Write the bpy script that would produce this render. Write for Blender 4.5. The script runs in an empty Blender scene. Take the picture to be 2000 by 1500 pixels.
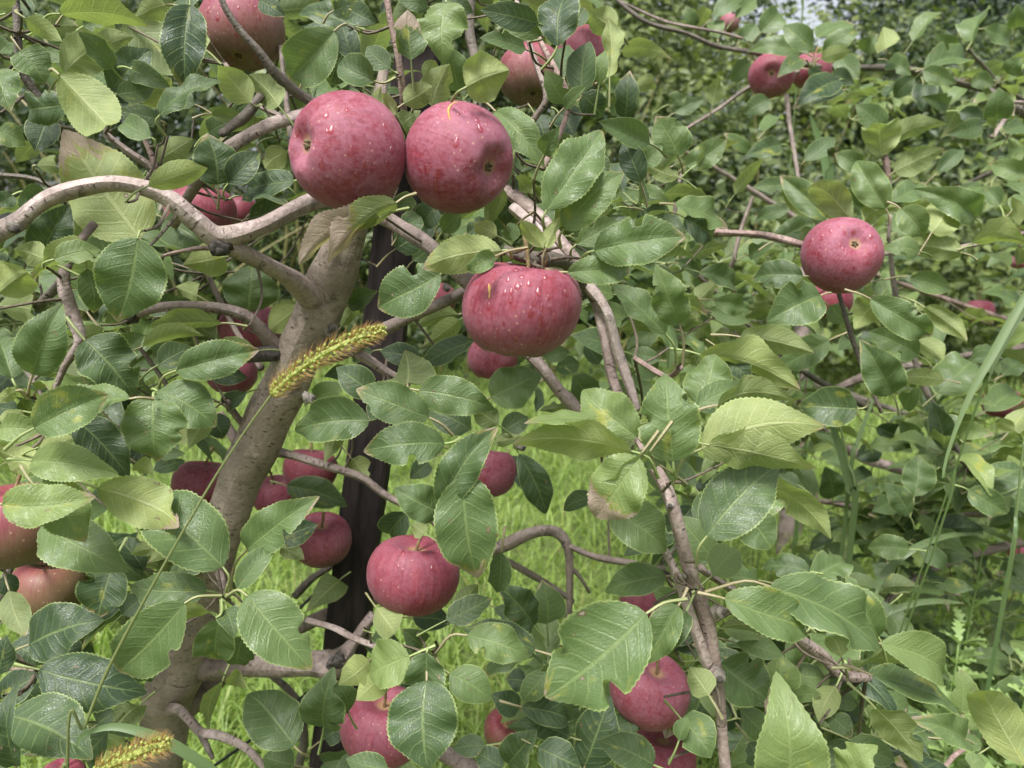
import bpy, bmesh, math, random
import numpy as np
from mathutils import Vector, Matrix
from mathutils.bvhtree import BVHTree
from mathutils.kdtree import KDTree

random.seed(7)
RNG = np.random.default_rng(11)
S = bpy.context.scene
COL = S.collection

# ---------------------------------------------------------------- camera
CAM_H, PITCH, FPX = 1.10, math.radians(12.0), 1502.0
cam_d = bpy.data.cameras.new('camera')
cam_d.sensor_width = 36.0
cam_d.lens = 36.0 * FPX / 2000.0
cam_d.clip_start, cam_d.clip_end = 0.02, 2000.0
cam_d.dof.use_dof = True
cam_d.dof.focus_distance = 0.54
cam_d.dof.aperture_fstop = 10.5
cam = bpy.data.objects.new('camera', cam_d)
cam.location = (0, 0, CAM_H)
cam.rotation_euler = (math.pi / 2 - PITCH, 0, 0)
COL.objects.link(cam)
S.camera = cam

# ---------------------------------------------------------------- sky, sun, exposure
SUN_EL, SUN_AZ = math.radians(62), math.radians(205)   # high sun behind thin cloud
w = bpy.data.worlds.new('World'); S.world = w; w.use_nodes = True
nt = w.node_tree; nt.nodes.clear()
sky = nt.nodes.new('ShaderNodeTexSky'); sky.sky_type = 'NISHITA'; sky.sun_disc = False
sky.sun_elevation = SUN_EL; sky.sun_rotation = SUN_AZ
sky.air_density = 1.0; sky.dust_density = 4.0; sky.ozone_density = 1.0
hsv = nt.nodes.new('ShaderNodeHueSaturation'); hsv.inputs['Saturation'].default_value = 0.30
bg = nt.nodes.new('ShaderNodeBackground'); bg.inputs['Strength'].default_value = 0.062
wo = nt.nodes.new('ShaderNodeOutputWorld')
nt.links.new(sky.outputs[0], hsv.inputs['Color']); nt.links.new(hsv.outputs[0], bg.inputs['Color'])
nt.links.new(bg.outputs[0], wo.inputs['Surface'])
sl = bpy.data.lights.new('sun', 'SUN'); sl.energy = 1.5; sl.angle = math.radians(18); sl.color = (1.0, 0.985, 0.965)
sun = bpy.data.objects.new('sun', sl); COL.objects.link(sun)
sd = Vector((math.sin(SUN_AZ) * math.cos(SUN_EL), math.cos(SUN_AZ) * math.cos(SUN_EL), math.sin(SUN_EL)))
sun.rotation_euler = sd.to_track_quat('Z', 'Y').to_euler()
S.view_settings.view_transform = 'Standard'; S.view_settings.look = 'None'
S.view_settings.gamma = 1.0; S.view_settings.use_curve_mapping = False
S.view_settings.exposure = 1.92
S.render.engine = 'CYCLES'
S.cycles.use_denoising = True
S.cycles.use_adaptive_sampling = True; S.cycles.adaptive_threshold = 0.025
S.cycles.max_bounces = 6; S.cycles.diffuse_bounces = 3; S.cycles.glossy_bounces = 2
S.cycles.transmission_bounces = 4; S.cycles.transparent_max_bounces = 6
S.cycles.caustics_reflective = False; S.cycles.caustics_refractive = False

# ---------------------------------------------------------------- geometry of the view: a picture point at a distance -> a place
RIGHT = Vector((1, 0, 0))
FWD = Vector((0, math.cos(PITCH), -math.sin(PITCH)))
UP = Vector((0, math.sin(PITCH), math.cos(PITCH)))
EYE = Vector((0, 0, CAM_H))
def at(px, py, d):
    return EYE + FWD * d + RIGHT * ((px - 1000) / FPX * d) - UP * ((py - 750) / FPX * d)
def project(P):
    q = P - EYE; d = q.dot(FWD)
    if d < 0.01: return None
    return 1000 + q.dot(RIGHT) / d * FPX, 750 - q.dot(UP) / d * FPX, d

def link(name, me, mat=None, parent=None, loc=None):
    o = bpy.data.objects.new(name, me); COL.objects.link(o)
    if mat is not None and me is not None and not me.materials: me.materials.append(mat)
    if parent is not None:
        o.parent = parent
    if loc is not None: o.location = loc
    return o
def empty(name, loc):
    o = bpy.data.objects.new(name, None); COL.objects.link(o); o.location = loc
    o.empty_display_size = 0.05
    return o
def tag(o, label=None, cat=None, group=None, kind=None):
    if label: o['label'] = label
    if cat: o['category'] = cat
    if group: o['group'] = group
    if kind: o['kind'] = kind
    return o

class Geo:
    """collects vertices, faces, uv, a colour attribute 'lp' and material indices"""
    def __init__(self): self.v = []; self.f = []; self.uv = []; self.lp = []; self.m = []; self.n = 0
    def add(self, verts, faces, uvs=None, lp=(0.5, 0, 0, 0), mi=0):
        k = self.n
        self.v.append(np.asarray(verts, dtype=np.float32).reshape(-1, 3))
        nv = len(self.v[-1]); self.n += nv
        self.f += [tuple(i + k for i in f) for f in faces]
        self.m += [mi] * len(faces)
        self.uv.append(np.zeros((nv, 2), np.float32) if uvs is None else np.asarray(uvs, dtype=np.float32))
        self.lp.append(np.tile(np.asarray(lp, np.float32), (nv, 1)) if np.ndim(lp) == 1 else np.asarray(lp, np.float32))
    def mesh(self, name, mats, smooth=True, origin=None):
        V = np.concatenate(self.v) if self.v else np.zeros((0, 3), np.float32)
        if origin is not None: V = V - np.array(origin, np.float32)
        me = bpy.data.meshes.new(name)
        nl = np.array([len(f) for f in self.f], np.int32)
        li = np.fromiter((i for f in self.f for i in f), np.int32, int(nl.sum()))
        me.vertices.add(len(V)); me.vertices.foreach_set('co', V.ravel())
        me.loops.add(len(li)); me.loops.foreach_set('vertex_index', li)
        me.polygons.add(len(nl))
        st = np.zeros(len(nl), np.int32); st[1:] = np.cumsum(nl)[:-1]
        me.polygons.foreach_set('loop_start', st)
        me.polygons.foreach_set('material_index', np.array(self.m, np.int32))
        me.polygons.foreach_set('use_smooth', np.full(len(nl), smooth))
        UV = np.concatenate(self.uv)
        ul = me.uv_layers.new(name='UVMap'); ul.data.foreach_set('uv', UV[li].ravel())
        at_ = me.attributes.new('lp', 'FLOAT_COLOR', 'POINT')
        at_.data.foreach_set('color', np.concatenate(self.lp).ravel())
        for m in mats: me.materials.append(m)
        me.update(calc_edges=True); me.validate()
        return me

def catmull(pts, n):
    """pts: array (k, m) -> n samples of a Catmull-Rom curve through them"""
    P = np.asarray(pts, float)
    if len(P) == 2: P = np.array([P[0], (P[0] + P[1]) / 2, P[1]])
    Q = np.vstack([2 * P[0] - P[1], P, 2 * P[-1] - P[-2]])
    k = len(P) - 1
    t = np.linspace(0, k - 1e-6, n); i = t.astype(int); f = (t - i)[:, None]
    a, b, c, d = Q[i], Q[i + 1], Q[i + 2], Q[i + 3]
    return 0.5 * ((2 * b) + (-a + c) * f + (2 * a - 5 * b + 4 * c - d) * f ** 2 + (-a + 3 * b - 3 * c + d) * f ** 3)

def tube(geo, pts, sides=8, step=0.008, rough=0.0, lp=(0.5, 0, 0, 0), mi=0, cap=True, nmax=160, knots=()):
    """pts rows: x y z radius"""
    P = np.asarray(pts, float)
    L = np.sum(np.linalg.norm(np.diff(P[:, :3], axis=0), axis=1))
    n = int(max(len(P) * 2, min(nmax, L / step))) + 1
    C = catmull(P, n); X = C[:, :3]; R = np.maximum(C[:, 3], 1e-4)
    T = np.gradient(X, axis=0); T /= np.linalg.norm(T, axis=1)[:, None] + 1e-9
    a = np.array([0, 0, 1.0]) if abs(T[0][2]) < 0.9 else np.array([1.0, 0, 0])
    N = np.cross(T[0], a); N /= np.linalg.norm(N)
    s = np.concatenate([[0], np.cumsum(np.linalg.norm(np.diff(X, axis=0), axis=1))])
    off = random.random() * 10
    V = []; UVs = []
    rm = float(R.mean())
    th = np.linspace(0, 2 * math.pi, sides + 1)
    nk = [(random.random() * L, random.random() * 6.28, 0.2 + 0.4 * random.random(), max(rm * .8, .003)) for _ in range(int(L / 0.05))] if rough > 0 else []
    ph = RNG.random(8) * 6.28
    for i in range(n):
        N = N - T[i] * np.dot(N, T[i]); N /= np.linalg.norm(N) + 1e-9
        B = np.cross(T[i], N)
        rr = np.full(sides + 1, R[i])
        if rough > 0:
            rr = rr * (1 + rough * (0.5 * np.sin(s[i] * 95 + ph[0] + 1.3 * np.sin(th + ph[1])) + 0.6 * np.sin(s[i] * 37 + ph[2] + 2 * th.round(6)) * 0.6
                                    + 0.5 * np.sin(3 * th + ph[3] + s[i] * 22)))
            for (ks, ka, kh, kw) in nk:
                g = np.exp(-((s[i] - ks) / kw) ** 2) * np.exp(-((np.cos(th) - math.cos(ka)) ** 2 + (np.sin(th) - math.sin(ka)) ** 2) * 2.2)
                rr = rr + kh * rough * 3.0 * R[i] * g
        rr[-1] = rr[0]
        V.append(X[i] + rr[:, None] * (np.cos(th)[:, None] * N + np.sin(th)[:, None] * B))
        UVs.append(np.stack([th * rm + off, np.full(sides + 1, s[i] + off)], 1))
    F = []
    m = sides + 1
    for i in range(n - 1):
        for j in range(sides):
            F.append((i * m + j, i * m + j + 1, (i + 1) * m + j + 1, (i + 1) * m + j))
    V = np.concatenate(V); U = np.concatenate(UVs)
    if cap:
        V = np.vstack([V, X[0] - T[0] * R[0] * .35, X[-1] + T[-1] * R[-1] * .35]); U = np.vstack([U, U[0], U[-1]])
        k0 = n * m
        for j in range(sides):
            F.append((k0, j + 1, j)); F.append((k0 + 1, (n - 1) * m + j, (n - 1) * m + j + 1))
    geo.add(V, F, U, lp, mi)
    return X, R
# ---------------------------------------------------------------- materials
class NT:
    def __init__(self, name):
        self.mat = bpy.data.materials.new(name); self.mat.use_nodes = True
        self.t = self.mat.node_tree; self.t.nodes.clear()
        self.out = self.t.nodes.new('ShaderNodeOutputMaterial')
    def n(self, typ, **kw):
        nd = self.t.nodes.new('ShaderNode' + typ)
        for k, v in kw.items(): setattr(nd, k, v)
        return nd
    def put(self, sock, val):
        if hasattr(val, 'is_linked') or hasattr(val, 'links'): self.t.links.new(val, sock)
        else: sock.default_value = val
    def math(self, op, a, b=0.0, c=0.0, clamp=False):
        nd = self.n('Math', operation=op, use_clamp=clamp)
        self.put(nd.inputs[0], a); self.put(nd.inputs[1], b); self.put(nd.inputs[2], c)
        return nd.outputs[0]
    def ramp(self, x, a, b, lo=0.0, hi=1.0, smooth=True):
        nd = self.n('MapRange', interpolation_type='SMOOTHSTEP' if smooth else 'LINEAR')
        self.put(nd.inputs[0], x); nd.inputs[1].default_value = a; nd.inputs[2].default_value = b
        nd.inputs[3].default_value = lo; nd.inputs[4].default_value = hi
        return nd.outputs[0]
    def mix(self, f, a, b, mode='MIX'):
        nd = self.n('Mix', data_type='RGBA', blend_type=mode)
        self.put(nd.inputs[0], f)
        for s, v in ((nd.inputs[6], a), (nd.inputs[7], b)):
            self.put(s, v if hasattr(v, 'links') else (v[0], v[1], v[2], 1.0))
        return nd.outputs[2]
    def noise(self, vec, scale, detail=3.0, rough=0.55, dist=0.0, out='Fac'):
        nd = self.n('TexNoise'); nd.inputs['Scale'].default_value = scale; nd.inputs['Detail'].default_value = detail
        nd.inputs['Roughness'].default_value = rough; nd.inputs['Distortion'].default_value = dist
        if vec is not None: self.put(nd.inputs['Vector'], vec)
        return nd.outputs[out]
    def voro(self, vec, scale, feature='F1', rnd=1.0):
        nd = self.n('TexVoronoi', feature=feature); nd.inputs['Scale'].default_value = scale
        nd.inputs['Randomness'].default_value = rnd
        if vec is not None: self.put(nd.inputs['Vector'], vec)
        return nd
    def xyz(self, x, y, z=0.0):
        nd = self.n('CombineXYZ'); self.put(nd.inputs[0], x); self.put(nd.inputs[1], y); self.put(nd.inputs[2], z)
        return nd.outputs[0]
    def sep(self, v):
        nd = self.n('SeparateXYZ'); self.put(nd.inputs[0], v); return nd.outputs
    def vmath(self, op, a, b):
        nd = self.n('VectorMath', operation=op); self.put(nd.inputs[0], a); self.put(nd.inputs[1], b); return nd.outputs[0]
    def attr(self, name):
        nd = self.n('Attribute', attribute_name=name)
        sc = self.n('SeparateColor'); self.put(sc.inputs[0], nd.outputs['Color'])
        return sc.outputs[0], sc.outputs[1], sc.outputs[2], nd.outputs['Alpha']
    def bump(self, h, strength, dist, normal=None):
        nd = self.n('Bump'); nd.inputs['Strength'].default_value = strength; nd.inputs['Distance'].default_value = dist
        self.put(nd.inputs['Height'], h)
        if normal is not None: self.put(nd.inputs['Normal'], normal)
        return nd.outputs[0]
    def bsdf(self, color, rough=0.5, spec=0.5, normal=None, **kw):
        nd = self.n('BsdfPrincipled')
        self.put(nd.inputs['Base Color'], color if hasattr(color, 'links') else (*color, 1.0))
        self.put(nd.inputs['Roughness'], rough); self.put(nd.inputs['Specular IOR Level'], spec)
        if normal is not None: self.put(nd.inputs['Normal'], normal)
        for k, v in kw.items(): self.put(nd.inputs[k], v)
        return nd.outputs[0]
    def translucent(self, color, normal=None):
        nd = self.n('BsdfTranslucent'); self.put(nd.inputs[0], color if hasattr(color, 'links') else (*color, 1.0))
        if normal is not None: self.put(nd.inputs['Normal'], normal)
        return nd.outputs[0]
    def mixs(self, f, a, b):
        nd = self.n('MixShader'); self.put(nd.inputs[0], f); self.put(nd.inputs[1], a); self.put(nd.inputs[2], b); return nd.outputs[0]
    def done(self, sh):
        self.t.links.new(sh, self.out.inputs['Surface']); return self.mat

def make_leaf_mat():
    N = NT('apple_leaf')
    tc = N.n('TexCoord'); u, vraw, _ = N.sep(tc.outputs['UV'])
    v = N.math('MULTIPLY_ADD', vraw, 2.0, -1.0)
    a = N.math('ABSOLUTE', v)
    tone, brown, spots, rnd = N.attr('lp')
    off = N.math('MULTIPLY', rnd, 37.0)
    obj = N.xyz(N.math('MULTIPLY', u, 2.0), v, off)           # leaf space, a different slice for every leaf
    wob = N.math('MULTIPLY_ADD', N.noise(obj, 2.2, 2.0), 0.05, -0.025)
    # side veins leave the midrib and bend towards the tip
    ph = N.math('ADD', N.math('SUBTRACT', u, N.math('MULTIPLY', N.math('POWER', a, 1.25), 0.20)), wob)
    ph = N.math('ADD', ph, N.math('MULTIPLY', N.math('SIGN', v), 0.03))
    fr = N.math('FRACT', N.math('MULTIPLY', ph, 8.0))
    dv = N.math('ABSOLUTE', N.math('SUBTRACT', fr, 0.5))       # 0 on the vein
    side = N.ramp(dv, 0.03, 0.11, 1.0, 0.0)
    side = N.math('MULTIPLY', side, N.ramp(a, 0.55, 0.98, 1.0, 0.25))
    mid = N.ramp(a, 0.025, 0.075, 1.0, 0.0)
    vein = N.math('MAXIMUM', mid, N.math('MULTIPLY', side, 0.55))
    net = N.voro(obj, 13.0, 'DISTANCE_TO_EDGE').outputs['Distance']
    netm = N.ramp(net, 0.0, 0.09, 1.0, 0.0)
    # leaf colours
    blot = N.noise(obj, 1.7, 4.0, 0.6)
    fine = N.noise(obj, 22.0, 2.0)
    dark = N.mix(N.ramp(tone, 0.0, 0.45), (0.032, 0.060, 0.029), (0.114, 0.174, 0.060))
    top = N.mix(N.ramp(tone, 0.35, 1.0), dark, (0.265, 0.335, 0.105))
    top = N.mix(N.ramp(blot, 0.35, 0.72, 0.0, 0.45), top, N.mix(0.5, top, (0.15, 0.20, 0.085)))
    top = N.mix(N.ramp(fine, 0.35, 0.7, 0.0, 0.18), top, (0.03, 0.06, 0.03))
    top = N.mix(N.math('MULTIPLY', vein, 0.38), top, (0.27, 0.34, 0.13))
    und = N.mix(N.ramp(tone, 0.1, 0.9), (0.165, 0.205, 0.100), (0.310, 0.360, 0.125))
    und = N.mix(N.ramp(blot, 0.35, 0.7, 0.0, 0.35), und, (0.20, 0.25, 0.13))
    und = N.mix(N.math('MULTIPLY', netm, 0.14), und, (0.12, 0.17, 0.06))
    und = N.mix(N.math('MULTIPLY', vein, 0.65), und, (0.42, 0.45, 0.22))
    geo = N.n('NewGeometry')
    col = N.mix(geo.outputs['Backfacing'], top, und)
    # yellowing in patches on some leaves
    yn = N.noise(N.vmath('ADD', obj, (5.3, 1.1, 0.0)), 1.5, 2.0)
    yel = N.math('MULTIPLY', N.ramp(yn, 0.60, 0.76), N.ramp(rnd, 0.55, 0.8, 0.0, 0.65))
    col = N.mix(yel, col, (0.33, 0.33, 0.06))
    # thin pale rim of the blade
    rim = N.ramp(a, 0.93, 1.0, 0.0, 0.75)
    col = N.mix(rim, col, (0.36, 0.43, 0.17))
    # dry brown: tip and margin, blotchy front
    bn = N.math('MULTIPLY_ADD', N.noise(obj, 3.0, 4.0, 0.65), 0.55, -0.275)
    far = N.math('ADD', N.math('ADD', u, N.math('MULTIPLY', N.math('MULTIPLY', a, a), 0.10)), bn)
    front = N.math('SUBTRACT', far, N.math('SUBTRACT', 1.12, N.math('MULTIPLY', brown, 1.0)))
    bm = N.math('MULTIPLY', N.ramp(front, -0.015, 0.02), N.ramp(brown, 0.0, 0.03))
    bcol = N.mix(N.noise(obj, 7.0, 3.0), (0.44, 0.36, 0.30), (0.27, 0.19, 0.14))
    bring = N.math('MULTIPLY', N.ramp(front, -0.09, -0.01), N.ramp(brown, 0.0, 0.03, 0.0, 0.6))
    col = N.mix(bring, col, (0.30, 0.25, 0.07))
    col = N.mix(bm, col, bcol)
    # leaf spots
    vo = N.voro(N.vmath('MULTIPLY', obj, (1.0, 1.0, 1.0)), 3.1)
    cs = N.n('SeparateColor'); N.put(cs.inputs[0], vo.outputs['Color'])
    on = N.math('LESS_THAN', cs.outputs[0], spots)
    sr = N.math('MULTIPLY_ADD', cs.outputs[1], 0.14, 0.05)
    sdist = N.math('DIVIDE', N.math('ADD', vo.outputs['Distance'], N.math('MULTIPLY_ADD', N.noise(obj, 9.0, 2.0), 0.10, -0.05)), sr)
    sring = N.math('MULTIPLY', N.ramp(sdist, 0.9, 1.4, 1.0, 0.0), on)
    score = N.math('MULTIPLY', N.ramp(sdist, 0.55, 0.8, 1.0, 0.0), on)
    col = N.mix(N.math('MULTIPLY', sring, 0.8), col, (0.14, 0.09, 0.045))
    col = N.mix(N.math('MULTIPLY', score, N.ramp(cs.outputs[2], 0.3, 0.6, 0.25, 0.9)), col, (0.40, 0.34, 0.30))
    # relief
    rug = N.math('MULTIPLY_ADD', N.noise(obj, 9.0, 2.0), 0.35, N.math('MULTIPLY', N.ramp(net, 0.0, 0.25), 0.15))
    h = N.math('SUBTRACT', rug, N.math('MULTIPLY', vein, 0.5))
    h = N.math('ADD', h, N.math('MULTIPLY', N.math('COSINE', N.math('MULTIPLY', fr, 6.283)), -0.12))
    nor = N.bump(h, 0.5, 0.0013)
    rough = N.ramp(N.noise(obj, 4.0, 3.0), 0.3, 0.7, 0.32, 0.50)
    rough = N.math('ADD', rough, N.math('MULTIPLY', geo.outputs['Backfacing'], 0.2))
    p = N.bsdf(col, rough, 0.45, nor)
    tr = N.translucent(N.mix(0.25, N.mix(1.0, col, (1.5, 1.65, 0.95), 'MULTIPLY'), (0.16, 0.24, 0.03)), nor)
    return N.done(N.mixs(0.30, p, tr))

def make_petiole_mat():
    N = NT('leaf_stalk'); tone, b, s, rnd = N.attr('lp')
    c = N.mix(N.ramp(rnd, 0.2, 0.8), (0.24, 0.30, 0.11), (0.28, 0.24, 0.14))
    return N.done(N.bsdf(c, 0.5, 0.4))

def make_bark():
    N = NT('apple_bark'); tc = N.n('TexCoord'); uv = tc.outputs['UV']
    oi = N.n('ObjectInfo')
    big = N.noise(uv, 18.0, 4.0, 0.6); fine = N.noise(uv, 240.0, 4.0, 0.65)
    ob = tc.outputs['Object']
    col = N.mix(N.ramp(big, 0.3, 0.7), (0.185, 0.160, 0.135), (0.325, 0.285, 0.250))
    strip = N.noise(N.vmath('MULTIPLY', uv, (65.0, 95.0, 1.0)), 1.0, 5.0, 0.75)
    col = N.mix(N.ramp(strip, 0.54, 0.66, 0.0, 0.6), col, (0.12, 0.095, 0.085))
    col = N.mix(N.ramp(strip, 0.40, 0.30, 0.0, 0.5), col, (0.44, 0.395, 0.37))
    blotch = N.noise(ob, 14.0, 5.0, 0.7)
    col = N.mix(N.ramp(blotch, 0.52, 0.64, 0.0, 0.75), col, (0.43, 0.39, 0.355))
    col = N.mix(N.ramp(N.noise(ob, 22.0, 4.0, 0.7), 0.54, 0.66, 0.0, 0.75), col, (0.085, 0.075, 0.060))
    green = N.noise(ob, 9.0, 4.0, 0.6)
    col = N.mix(N.ramp(green, 0.55, 0.75, 0.0, 0.4), col, (0.17, 0.18, 0.11))
    col = N.mix(N.ramp(fine, 0.35, 0.75, 0.0, 0.5), col, (0.13, 0.105, 0.09))
    # lenticels: short dashes across the limb
    sc = N.vmath('MULTIPLY', uv, (95.0, 150.0, 1.0))
    vo = N.voro(sc, 1.0); df = N.sep(N.vmath('SUBTRACT', sc, vo.outputs['Position']))
    cs = N.n('SeparateColor'); N.put(cs.inputs[0], vo.outputs['Color'])
    lx = N.ramp(N.math('ABSOLUTE', df[0]), 0.10, 0.20, 1.0, 0.0)
    ly = N.ramp(N.math('ADD', N.math('ABSOLUTE', df[1]), N.math('MULTIPLY', cs.outputs[1], 0.05)), 0.05, 0.14, 1.0, 0.0)
    len_ = N.math('MULTIPLY', N.math('MULTIPLY', lx, ly), N.math('MULTIPLY', N.math('LESS_THAN', cs.outputs[0], 0.42), N.ramp(N.noise(uv, 28.0, 2.0), 0.35, 0.6, 0.2, 1.0)))
    # ring scars
    rv = N.math('ADD', N.math('MULTIPLY', N.sep(uv)[1], 26.0), N.math('MULTIPLY', N.noise(uv, 60.0, 2.0), 0.7))
    ring = N.math('MULTIPLY', N.ramp(N.math('ABSOLUTE', N.math('SUBTRACT', N.math('FRACT', rv), 0.5)), 0.0, 0.05, 1.0, 0.0),
                  N.ramp(N.noise(uv, 35.0, 2.0), 0.55, 0.62))
    dk = N.math('MAXIMUM', len_, N.math('MULTIPLY', ring, 0.7))
    col = N.mix(N.math('MULTIPLY', dk, 0.85), col, (0.035, 0.028, 0.024))
    col = N.mix(1.0, col, oi.outputs['Color'], 'MULTIPLY')
    h = N.math('SUBTRACT', N.math('MULTIPLY_ADD', fine, 0.5, N.math('MULTIPLY_ADD', strip, -1.0, N.math('MULTIPLY', big, 0.8))), N.math('MULTIPLY', dk, 0.5))
    return N.done(N.bsdf(col, 0.62, 0.35, N.bump(h, 0.9, 0.0026)))

def make_apple_mat():
    N = NT('apple_skin'); tc = N.n('TexCoord'); ob = tc.outputs['Object']
    blush, green, dust, rnd = N.attr('lp')     # blush: grown in sun; green: how much ground colour is left; dust: bloom
    oi = N.n('ObjectInfo')
    loc = N.vmath('ADD', ob, N.xyz(N.math('MULTIPLY', oi.outputs['Random'], 9.0), 0.0, 0.0))
    x, y, z = N.sep(ob)
    phi = N.math('ARCTAN2', y, x)
    stv = N.xyz(N.math('MULTIPLY', N.math('COSINE', phi), 9.0), N.math('MULTIPLY', N.math('SINE', phi), 9.0), N.math('MULTIPLY_ADD', z, 24.0, N.math('MULTIPLY', oi.outputs['Random'], 9.0)))
    streak = N.noise(stv, 2.2, 5.0, 0.7)
    big = N.noise(loc, 32.0, 4.0, 0.6); mid = N.noise(loc, 120.0, 4.0, 0.65); fine = N.noise(loc, 620.0, 3.0, 0.6)
    red = N.mix(N.ramp(streak, 0.35, 0.68), (0.150, 0.014, 0.028), (0.255, 0.040, 0.054))
    red = N.mix(N.ramp(mid, 0.35, 0.75, 0.0, 0.35), red, (0.105, 0.010, 0.020))
    ground = N.mix(streak, (0.105, 0.115, 0.034), (0.150, 0.095, 0.040))
    gm = N.math('ADD', N.math('SUBTRACT', green, blush), N.math('MULTIPLY_ADD', streak, 0.9, -0.45))
    gm = N.math('ADD', gm, N.math('MULTIPLY_ADD', big, 0.4, -0.2))
    col = N.mix(N.ramp(gm, -0.25, 0.40, 0.0, 0.92), red, ground)
    # waxy bloom, rubbed off in places
    spk = N.noise(loc, 340.0, 3.0, 0.7)
    bl = N.math('MULTIPLY', N.ramp(N.math('MULTIPLY_ADD', spk, 0.45, N.math('MULTIPLY_ADD', mid, 0.35, N.math('MULTIPLY', big, 0.45))), 0.44, 0.78), dust)
    col = N.mix(N.math('MULTIPLY', bl, 0.70), col, (0.340, 0.142, 0.195))
    # lenticels
    vo = N.voro(loc, 250.0); cs = N.n('SeparateColor'); N.put(cs.inputs[0], vo.outputs['Color'])
    dot = N.math('MULTIPLY', N.ramp(vo.outputs['Distance'], 0.09, 0.26, 1.0, 0.0), N.math('LESS_THAN', cs.outputs[0], 0.42))
    col = N.mix(N.math('MULTIPLY', dot, N.ramp(big, 0.35, 0.65, 0.15, 0.7)), col, (0.50, 0.30, 0.22))
    # russet round the stalk and eye
    col = N.mix(N.math('MULTIPLY', N.ramp(rnd, 0.45, 1.0), 0.7), col, (0.36, 0.25, 0.11))
    rough = N.math('ADD', N.ramp(mid, 0.3, 0.7, 0.46, 0.58), N.math('MULTIPLY', bl, 0.15))
    nor = N.bump(N.math('MULTIPLY_ADD', fine, 0.3, mid), 0.12, 0.0008)
    return N.done(N.bsdf(col, rough, 0.33, nor, **{'Sheen Weight': 0.06, 'Sheen Roughness': 0.5, 'Sheen Tint': (1.0, 0.80, 0.90, 1.0), 'Subsurface Weight': 0.06, 'Subsurface Radius': (0.006, 0.002, 0.0015), 'Subsurface Scale': 1.0}))

def simple(name, color, rough=0.6, spec=0.4, nscale=None, c2=None, bump=0.0, trans=0.0, tcol=None):
    N = NT(name); tc = N.n('TexCoord'); col = color; nor = None
    if nscale:
        f = N.noise(tc.outputs['Object'], nscale, 4.0, 0.6)
        col = N.mix(N.ramp(f, 0.3, 0.7), color, c2 or tuple(c * 0.6 for c in color))
        if bump: nor = N.bump(f, bump, 0.002)
    sh = N.bsdf(col, rough, spec, nor)
    if trans: sh = N.mixs(trans, sh, N.translucent(tcol or color))
    return N.done(sh)

def vary(name, c_lo, c_hi, rough, trans, tmul=(1.6, 1.8, 0.8), spec=0.4):
    """blade material whose colour runs with the lp attribute"""
    N = NT(name); tone, r2, b, rnd = N.attr('lp')
    tc = N.n('TexCoord')
    c = N.mix(tone, c_lo, c_hi)
    c = N.mix(N.math('MULTIPLY', r2, 0.8), c, (0.30, 0.26, 0.11))
    sh = N.bsdf(c, rough, spec)
    return N.done(N.mixs(trans, sh, N.translucent(N.mix(1.0, c, tmul, 'MULTIPLY'))))

M_LEAF = make_leaf_mat(); M_PET = make_petiole_mat(); M_BARK = make_bark(); M_APPLE = make_apple_mat()
M_STALK = simple('apple_stalk', (0.16, 0.11, 0.06), 0.7, 0.3, 300.0, (0.28, 0.22, 0.10))
M_CALYX = simple('dry_calyx', (0.075, 0.058, 0.038), 0.85, 0.2, 400.0, (0.19, 0.15, 0.085))
M_CUT = simple('cut_wood', (0.035, 0.030, 0.027), 0.9, 0.2, 200.0, (0.11, 0.10, 0.09), 0.6)
M_POST = None
def make_post():
    N = NT('dark_post'); tc = N.n('TexCoord'); ob = N.vmath('MULTIPLY', tc.outputs['Object'], (1.0, 1.0, 0.12))
    g = N.noise(ob, 130.0, 5.0, 0.65); b = N.noise(tc.outputs['Object'], 9.0, 3.0)
    c = N.mix(N.ramp(g, 0.3, 0.7), (0.009, 0.007, 0.007), (0.034, 0.025, 0.024))
    c = N.mix(N.ramp(b, 0.5, 0.75, 0.0, 0.35), c, (0.036, 0.027, 0.024))
    return N.done(N.bsdf(c, 0.8, 0.2, N.bump(g, 0.5, 0.002)))
M_POST = make_post()
M_TUBE = simple('black_tube', (0.012, 0.012, 0.013), 0.45, 0.4)
M_GRASS = vary('grass_blade', (0.120, 0.195, 0.035), (0.330, 0.430, 0.120), 0.5, 0.38)
M_BLADE = vary('tall_grass_blade', (0.060, 0.110, 0.048), (0.165, 0.245, 0.085), 0.42, 0.3)
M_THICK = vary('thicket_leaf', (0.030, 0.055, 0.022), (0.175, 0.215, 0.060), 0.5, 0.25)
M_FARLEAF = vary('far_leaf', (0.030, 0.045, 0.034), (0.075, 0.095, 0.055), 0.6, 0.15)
M_WEED = vary('weed_leaf', (0.140, 0.225, 0.080), (0.290, 0.390, 0.140), 0.5, 0.3)
M_SPIKE = vary('foxtail_spikelet', (0.290, 0.340, 0.075), (0.460, 0.500, 0.150), 0.55, 0.25)
M_BRIST = vary('foxtail_bristle', (0.310, 0.170, 0.055), (0.500, 0.340, 0.135), 0.45, 0.35, (1.3, 1.2, 0.8))
def make_drop():
    N = NT('water_drop')
    lw = N.n('LayerWeight'); lw.inputs[0].default_value = 0.5
    f = N.math('MULTIPLY_ADD', N.math('POWER', lw.outputs['Facing'], 3.0), 0.42, 0.05)
    gl = N.n('BsdfGlossy'); gl.inputs['Roughness'].default_value = 0.32; gl.inputs['Color'].default_value = (1, 1, 1, 1)
    tp = N.n('BsdfTransparent'); tp.inputs[0].default_value = (0.97, 0.68, 0.72, 1)
    return N.done(N.mixs(f, tp.outputs[0], gl.outputs[0]))
M_DROP = make_drop()
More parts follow.
